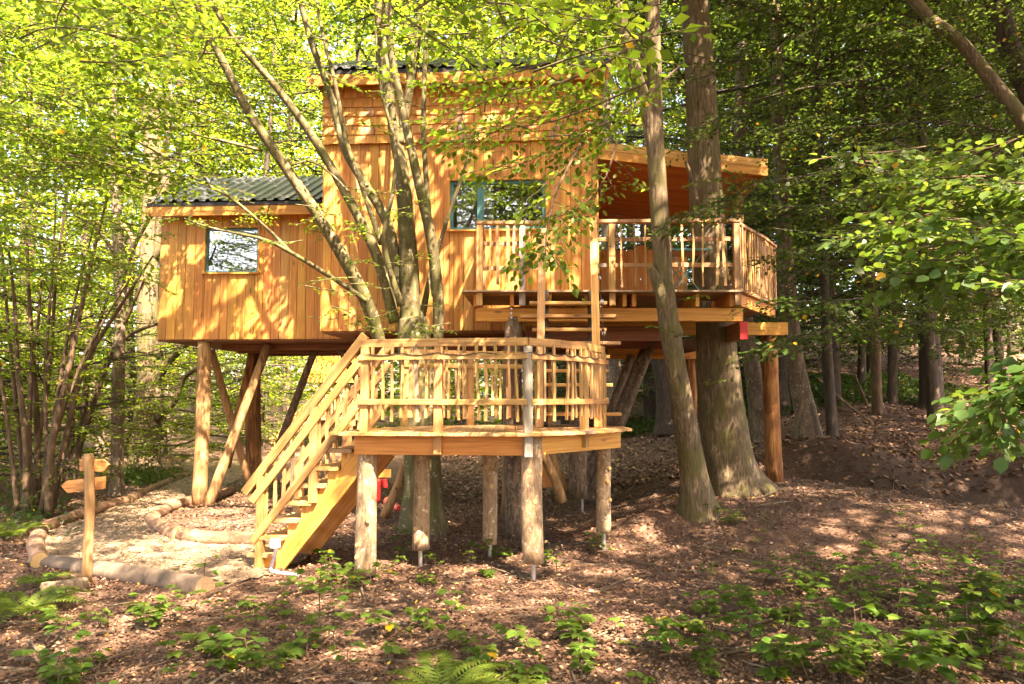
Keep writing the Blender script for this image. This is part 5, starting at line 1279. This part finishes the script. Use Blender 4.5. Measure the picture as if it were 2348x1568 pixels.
# ------------------------------------------------------------------ forest floor
def litter():
    lv = Leaves(); N = 120000
    y = 4.4 + 13 * rng.random(N) ** 1.5; x = rng.uniform(-1, 1, N) * (y * .74 + .4)
    ok = np.array([not inpoly(a, b, PATHPOLY) or q < .05 for a, b, q in zip(x, y, rng.random(N))]); x, y = x[ok], y[ok]; n = len(x)
    z = np.array([gz(a, b) for a, b in zip(x, y)]) + rng.uniform(.004, .022, n); a = rng.uniform(0, 6.28, n)
    d = np.stack([np.cos(a), np.sin(a), rng.normal(0, .28, n)], 1); no = UP + rng.normal(0, .45, (n, 3))
    dk = np.array([damp_shade(a_, b_) for a_, b_ in zip(x, y)]) < rng.random(n) * .9
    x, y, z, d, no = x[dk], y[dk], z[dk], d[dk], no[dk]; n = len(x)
    lv.add(np.stack([x, y, z], 1), d, no, rng.uniform(.018, .055, n) * (1 + .03 * (y - 6)))
    m, nt, b = newmat('dead_leaf'); k = NT(nt); r = k.add('ShaderNodeNewGeometry').outputs['Random Per Island']
    k.l.new(k.ramp(r, [(0, (.06, .027, .014)), (.45, (.14, .068, .037)), (.80, (.23, .127, .073)), (.965, (.38, .25, .16)), (.975, (.46, .35, .23)), (.99, (.55, .33, .04))]), b.inputs['Base Color']); b.inputs['Roughness'].default_value = .8
    o = link('leaf_litter', lv.mesh('leaf_litter', m, False, .27)); o['kind'] = 'stuff'; o['label'] = 'brown dead leaves covering the forest floor'
    lf = Leaves(); N = 42000; y = 13.5 + 22 * rng.random(N) ** 1.3; x = rng.uniform(-.1, .8, N) * y; z = np.array([gz(a, b) for a, b in zip(x, y)]) + rng.uniform(.005, .03, N); a = rng.uniform(0, 6.28, N)
    lf.add(np.stack([x, y, z], 1), np.stack([np.cos(a), np.sin(a), rng.normal(0, .3, N)], 1), UP + rng.normal(0, .5, (N, 3)), rng.uniform(.05, .13, N))
    o = link('leaf_litter', lf.mesh('leaf_litter', m, False, .27)); o['kind'] = 'stuff'; o['label'] = 'dead leaves on the far slope'
    # wood chips on the path
    lv = Leaves(); px = [p.x for p in PATHPOLY]; py = [p.y for p in PATHPOLY]; N = 26000; x = rng.uniform(min(px), max(px), N); y = rng.uniform(min(py), max(py) * .85, N)
    ok = np.array([inpoly(a, b, PATHPOLY) for a, b in zip(x, y)]); x, y = x[ok], y[ok]; n = len(x); a = rng.uniform(0, 6.28, n)
    z = np.array([gz(p, q) for p, q in zip(x, y)]) + .024 + rng.uniform(.0, .014, n)
    lv.add(np.stack([x, y, z], 1), np.stack([np.cos(a), np.sin(a), rng.normal(0, .3, n)], 1), UP + rng.normal(0, .4, (n, 3)), rng.uniform(.025, .06, n))
    m2, nt, b = newmat('chip'); k = NT(nt); r = k.add('ShaderNodeNewGeometry').outputs['Random Per Island']
    k.l.new(k.ramp(r, [(0, (.11, .068, .038)), (.5, (.26, .18, .105)), (1, (.42, .31, .20))]), b.inputs['Base Color']); b.inputs['Roughness'].default_value = .9
    o = link('path_chips', lv.mesh('path_chips', m2, False, .22)); o['kind'] = 'stuff'; o['label'] = 'pale wood chips spread on the path'
    # twigs
    vf = ([], []); r2 = random.Random(8)
    for _ in range(420):
        yy = 4.6 + 10 * r2.random() ** 1.4; xx = r2.uniform(-1, 1) * yy * .72
        if inpoly(xx, yy, PATHPOLY): continue
        L = r2.uniform(.12, .7); a = r2.uniform(0, 6.28); n = 4; pts = []
        for k_ in range(n):
            t = k_ / (n - 1) * L; qx, qy = xx + math.cos(a) * t + r2.uniform(-.02, .02), yy + math.sin(a) * t + r2.uniform(-.02, .02); pts.append((qx, qy, gz(qx, qy) + .02 + r2.uniform(0, .02)))
        tube(np.array(pts), np.linspace(1, .5, n) * r2.uniform(.004, .012), 5, vf=vf, cap=False)
    o = mobj('twig_litter', vf[0], vf[1], M_PALEB); o['kind'] = 'stuff'; o['label'] = 'dry twigs lying on the forest floor'
litter()
# undergrowth seedlings
def seedling(lv, x, y, h, leaf, nl):
    z = gz(x, y); p = np.array([x, y, z]); lean = np.array([rng.normal(0, .25), rng.normal(0, .25), 1.]); lean = unit(lean); top = p + lean * h
    tube(np.array([p, p + lean * h * .5, top]), [.004, .003, .002], 4, vf=lv.tw, cap=False)
    for k in range(nl):
        t = .35 + .65 * (k + 1) / nl; a = k * 2.4 + rng.uniform(-.5, .5); b = p + lean * h * t; d = np.array([math.cos(a), math.sin(a), rng.uniform(-.1, .25)]); st = h * rng.uniform(.15, .4)
        e = b + d * st; tube(np.array([b, e]), [.002, .0015], 3, vf=lv.tw, cap=False)
        # three to five leaflets
        m = rng.integers(3, 6); aa = a + np.linspace(-1.15, 1.15, m); dd = np.stack([np.cos(aa), np.sin(aa), np.full(m, rng.uniform(-.3, .05))], 1)
        lv.add(np.tile(e, (m, 1)), dd, UP + rng.normal(0, .22, (m, 3)), leaf * rng.uniform(.7, 1.2, m))
lv = Leaves()
CLUST = [(2050, 1400, 300, 70, 60), (1750, 1420, 160, 50, 30), (1900, 1330, 200, 40, 26), (2250, 1350, 130, 60, 34), (2240, 1500, 160, 60, 34), (1480, 1480, 170, 50, 26), (1330, 1440, 120, 50, 14), (1180, 1490, 120, 40, 12), (980, 1450, 130, 60, 14), (700, 1500, 180, 60, 26), (500, 1500, 180, 60, 24), (330, 1400, 130, 60, 16),
         (170, 1420, 140, 60, 14), (160, 1530, 170, 40, 16), (760, 1340, 70, 60, 18), (830, 1320, 40, 25, 8), (960, 1265, 60, 40, 10), (1120, 1275, 60, 25, 10), (1260, 1290, 50, 25, 9), (1370, 1255, 35, 20, 7), (1000, 1310, 110, 30, 12), (440, 1340, 60, 30, 4), (1600, 1180, 60, 25, 8), (1690, 1190, 60, 30, 6), (900, 1240, 40, 20, 4), (1850, 1240, 240, 40, 8), (2150, 1260, 180, 40, 12), (720, 1300, 60, 30, 8), (330, 1290, 20, 20, 0), (1980, 1520, 320, 30, 34), (1230, 1540, 250, 30, 14), (640, 1400, 200, 60, 12)]
for u, w, du, dv, n in CLUST:
    for _ in range(int(n * (.78 if u > 1700 else .55))):
        uu, vv = u + rng.normal(0, du * .5), w + rng.normal(0, dv * .5)
        if vv < 1160 or vv > 1640: continue
        g = G(uu, vv)
        if inpoly(g.x, g.y, PATHPOLY): continue
        big = 1.0 if vv < 1350 else 1.15
        seedling(lv, g.x, g.y, rng.uniform(.07, .28) * big * (1.25 if uu > 1800 else .9), rng.uniform(.035, .095) * big, int(rng.integers(3, 7)))
leaf_part('undergrowth', lv, L_PLANT, None, True, .33, None)['label'] = 'bramble and seedling leaves on the forest floor'
tw = mobj('undergrowth_stems', lv.tw[0], lv.tw[1], M_HAZELB); tw['kind'] = 'stuff'; tw['label'] = 'thin stems of the undergrowth'
# green carpet far right and by the left tree foot
lv = Leaves()
for _ in range(1500):
    if rng.random() < .7: x, y = rng.uniform(6.5, 15), rng.uniform(21.5, 29)
    else: x, y = rng.uniform(2, 6), rng.uniform(24, 29)
    n = 10; p = np.array([x, y, gz(x, y) + .05]) + rng.normal(0, .22, (n, 3)) * np.array([1, 1, .35]); lv.add(p, rng.normal(0, 1, (n, 3)), UP + rng.normal(0, .4, (n, 3)), rng.uniform(.08, .18, n))
for _ in range(240):
    g = G(rng.normal(335, 40), rng.normal(1103, 8)) if rng.random() < .6 else G(rng.normal(50, 60), rng.normal(1175, 20)); n = 10; p = np.array(g) + rng.normal(0, .14, (n, 3)) * np.array([1, 1, .8]) + np.array([0, 0, .1]); lv.add(p, rng.normal(0, 1, (n, 3)), UP + rng.normal(0, .4, (n, 3)), rng.uniform(.05, .1, n))
o = leaf_part('ground_cover', lv, L_SHADED, None, False, .33); o['label'] = 'low green ground cover'
# single plants that stand out, each with its own leaves
leaf_p = one.mesh('leaf', L_PLANT, True, .36)
def plant(u, v, label, h, leaf, tiers, seed, lean=(0, 0)):
    g = G(u, v); t = thing('seedling', label, 'plant', g); r = random.Random(seed); top = g + V(lean[0], lean[1], h)
    vs, fs = tube(catmull([tuple(g - V(0, 0, .03)), tuple(g.lerp(top, .5) + V(r.uniform(-.02, .02), 0, 0)), tuple(top)], 4), np.linspace(.007, .003, 9), 6); mobj('stalk', vs, fs, M_HAZELB, t)
    for k in range(tiers):
        f = .3 + .7 * (k + 1) / tiers; b = g.lerp(top, f); a = k * 2.4 + r.uniform(-.4, .4)
        for q in range(r.choice((3, 5, 5))):
            aa = a + (q - 2) * .55 + r.uniform(-.12, .12); d = V(math.cos(aa), math.sin(aa), r.uniform(-.45, .15)).normalized(); st = b + V(math.cos(a), math.sin(a), .1) * h * .28
            if q == 0: vs, fs = tube(np.array([tuple(b), tuple(st)]), [.003, .002], 4); mobj('leaf_stalk', vs, fs, M_HAZELB, t)
            n_ = (V(0, 0, 1) + V(r.gauss(0, .25), r.gauss(0, .25), 0)); n_ = (n_ - d * n_.dot(d)).normalized(); M = Matrix((d.cross(n_), d, n_)).transposed().to_4x4() @ Matrix.Scale(leaf * r.uniform(.75, 1.2), 4); M.translation = st
            link('leaf', leaf_p, t, M)
for a_ in [(735, 1420, 'tall pale green seedling in front of the stair foot', .52, .085, 6, 1), (845, 1335, 'seedling growing against the left front log post', .22, .06, 4, 2), (915, 1262, 'seedling with paired leaflets beside the hornbeam foot', .26, .06, 4, 3), (1365, 1262, 'bushy seedling at the right corner post pin', .25, .06, 5, 4),
           (1275, 1312, 'seedling just right of the tallest centre post', .22, .055, 4, 5), (1960, 1500, 'broad leaved dark plant at the lower right with a tall stem', .42, .12, 5, 6), (2110, 1570, 'large leaved plant at the bottom edge on the right', .34, .14, 4, 7), (2250, 1470, 'leafy bramble near the right edge of the clearing', .34, .11, 5, 8),
           (1720, 1490, 'bramble plant left of the broad leaved dark plant', .3, .09, 5, 9), (1500, 1500, 'low bramble right of the sunlit fern', .24, .085, 4, 10), (330, 1430, 'small leafy bramble in front of the thick grey path log', .28, .085, 5, 11), (150, 1480, 'bramble at the lower left corner', .3, .09, 5, 12), (470, 1330, 'seedling beside the sunlit cut end of the path log', .26, .07, 4, 13), (2080, 1330, 'bright leafy plant on the right side of the clearing', .3, .09, 5, 14), (560, 1540, 'bramble at the bottom edge left of the fern', .28, .1, 5, 15), (1690, 1195, 'small plant at the foot of the massive oak', .2, .06, 4, 16)]: plant(*a_)
# ferns
def fern(u, v, label, nf, L, seed, z=0):
    g = G(u, v); t = thing('fern', label, 'fern', g); r = random.Random(seed)
    for k in range(nf):
        a = k * 6.28 / nf + r.uniform(-.3, .3); Lk = L * r.uniform(.75, 1.15); lv = Leaves(); n = 22
        ts = np.linspace(0, 1, n); pts = np.array(g) + np.stack([np.cos(a) * ts * Lk * .85, np.sin(a) * ts * Lk * .85, Lk * (.75 * ts - .62 * ts ** 2)], 1)
        tube(pts[::3], np.linspace(.005, .0015, len(pts[::3])), 4, vf=lv.tw, cap=False)
        tg = np.gradient(pts, axis=0); tg /= np.linalg.norm(tg, axis=1)[:, None]; s = np.cross(tg, UP); s /= np.linalg.norm(s, axis=1)[:, None]; nn = np.cross(s, tg)
        w = np.sin(np.pi * np.clip(ts * .92 + .10, 0, 1)) ** .8 * Lk * .24 * (1 - .35 * ts) + .01
        for q in (-1, 1): lv.add(pts[2:], (s * q + tg * .35)[2:], nn[2:] + rng.normal(0, .1, (n - 2, 3)), w[2:])
        o = link('frond', lv.mesh('frond', L_FERN, False, .11), t); 
        mobj('frond_stalk', lv.tw[0], lv.tw[1], L_FERN, o)
fern(1010, 1575, 'bright sunlit fern at the bottom centre of the clearing', 9, .62, 3)
fern(1180, 1590, 'dark fern right of the sunlit fern at the bottom edge', 7, .45, 4)
fern(55, 1400, 'dark green fern clump at the left behind the dark rotting log', 11, .62, 5)
fern(20, 1230, 'fern at the left edge below the thicket', 8, .7, 6)
fern(95, 1330, 'small fern left of the signpost foot', 7, .4, 8)
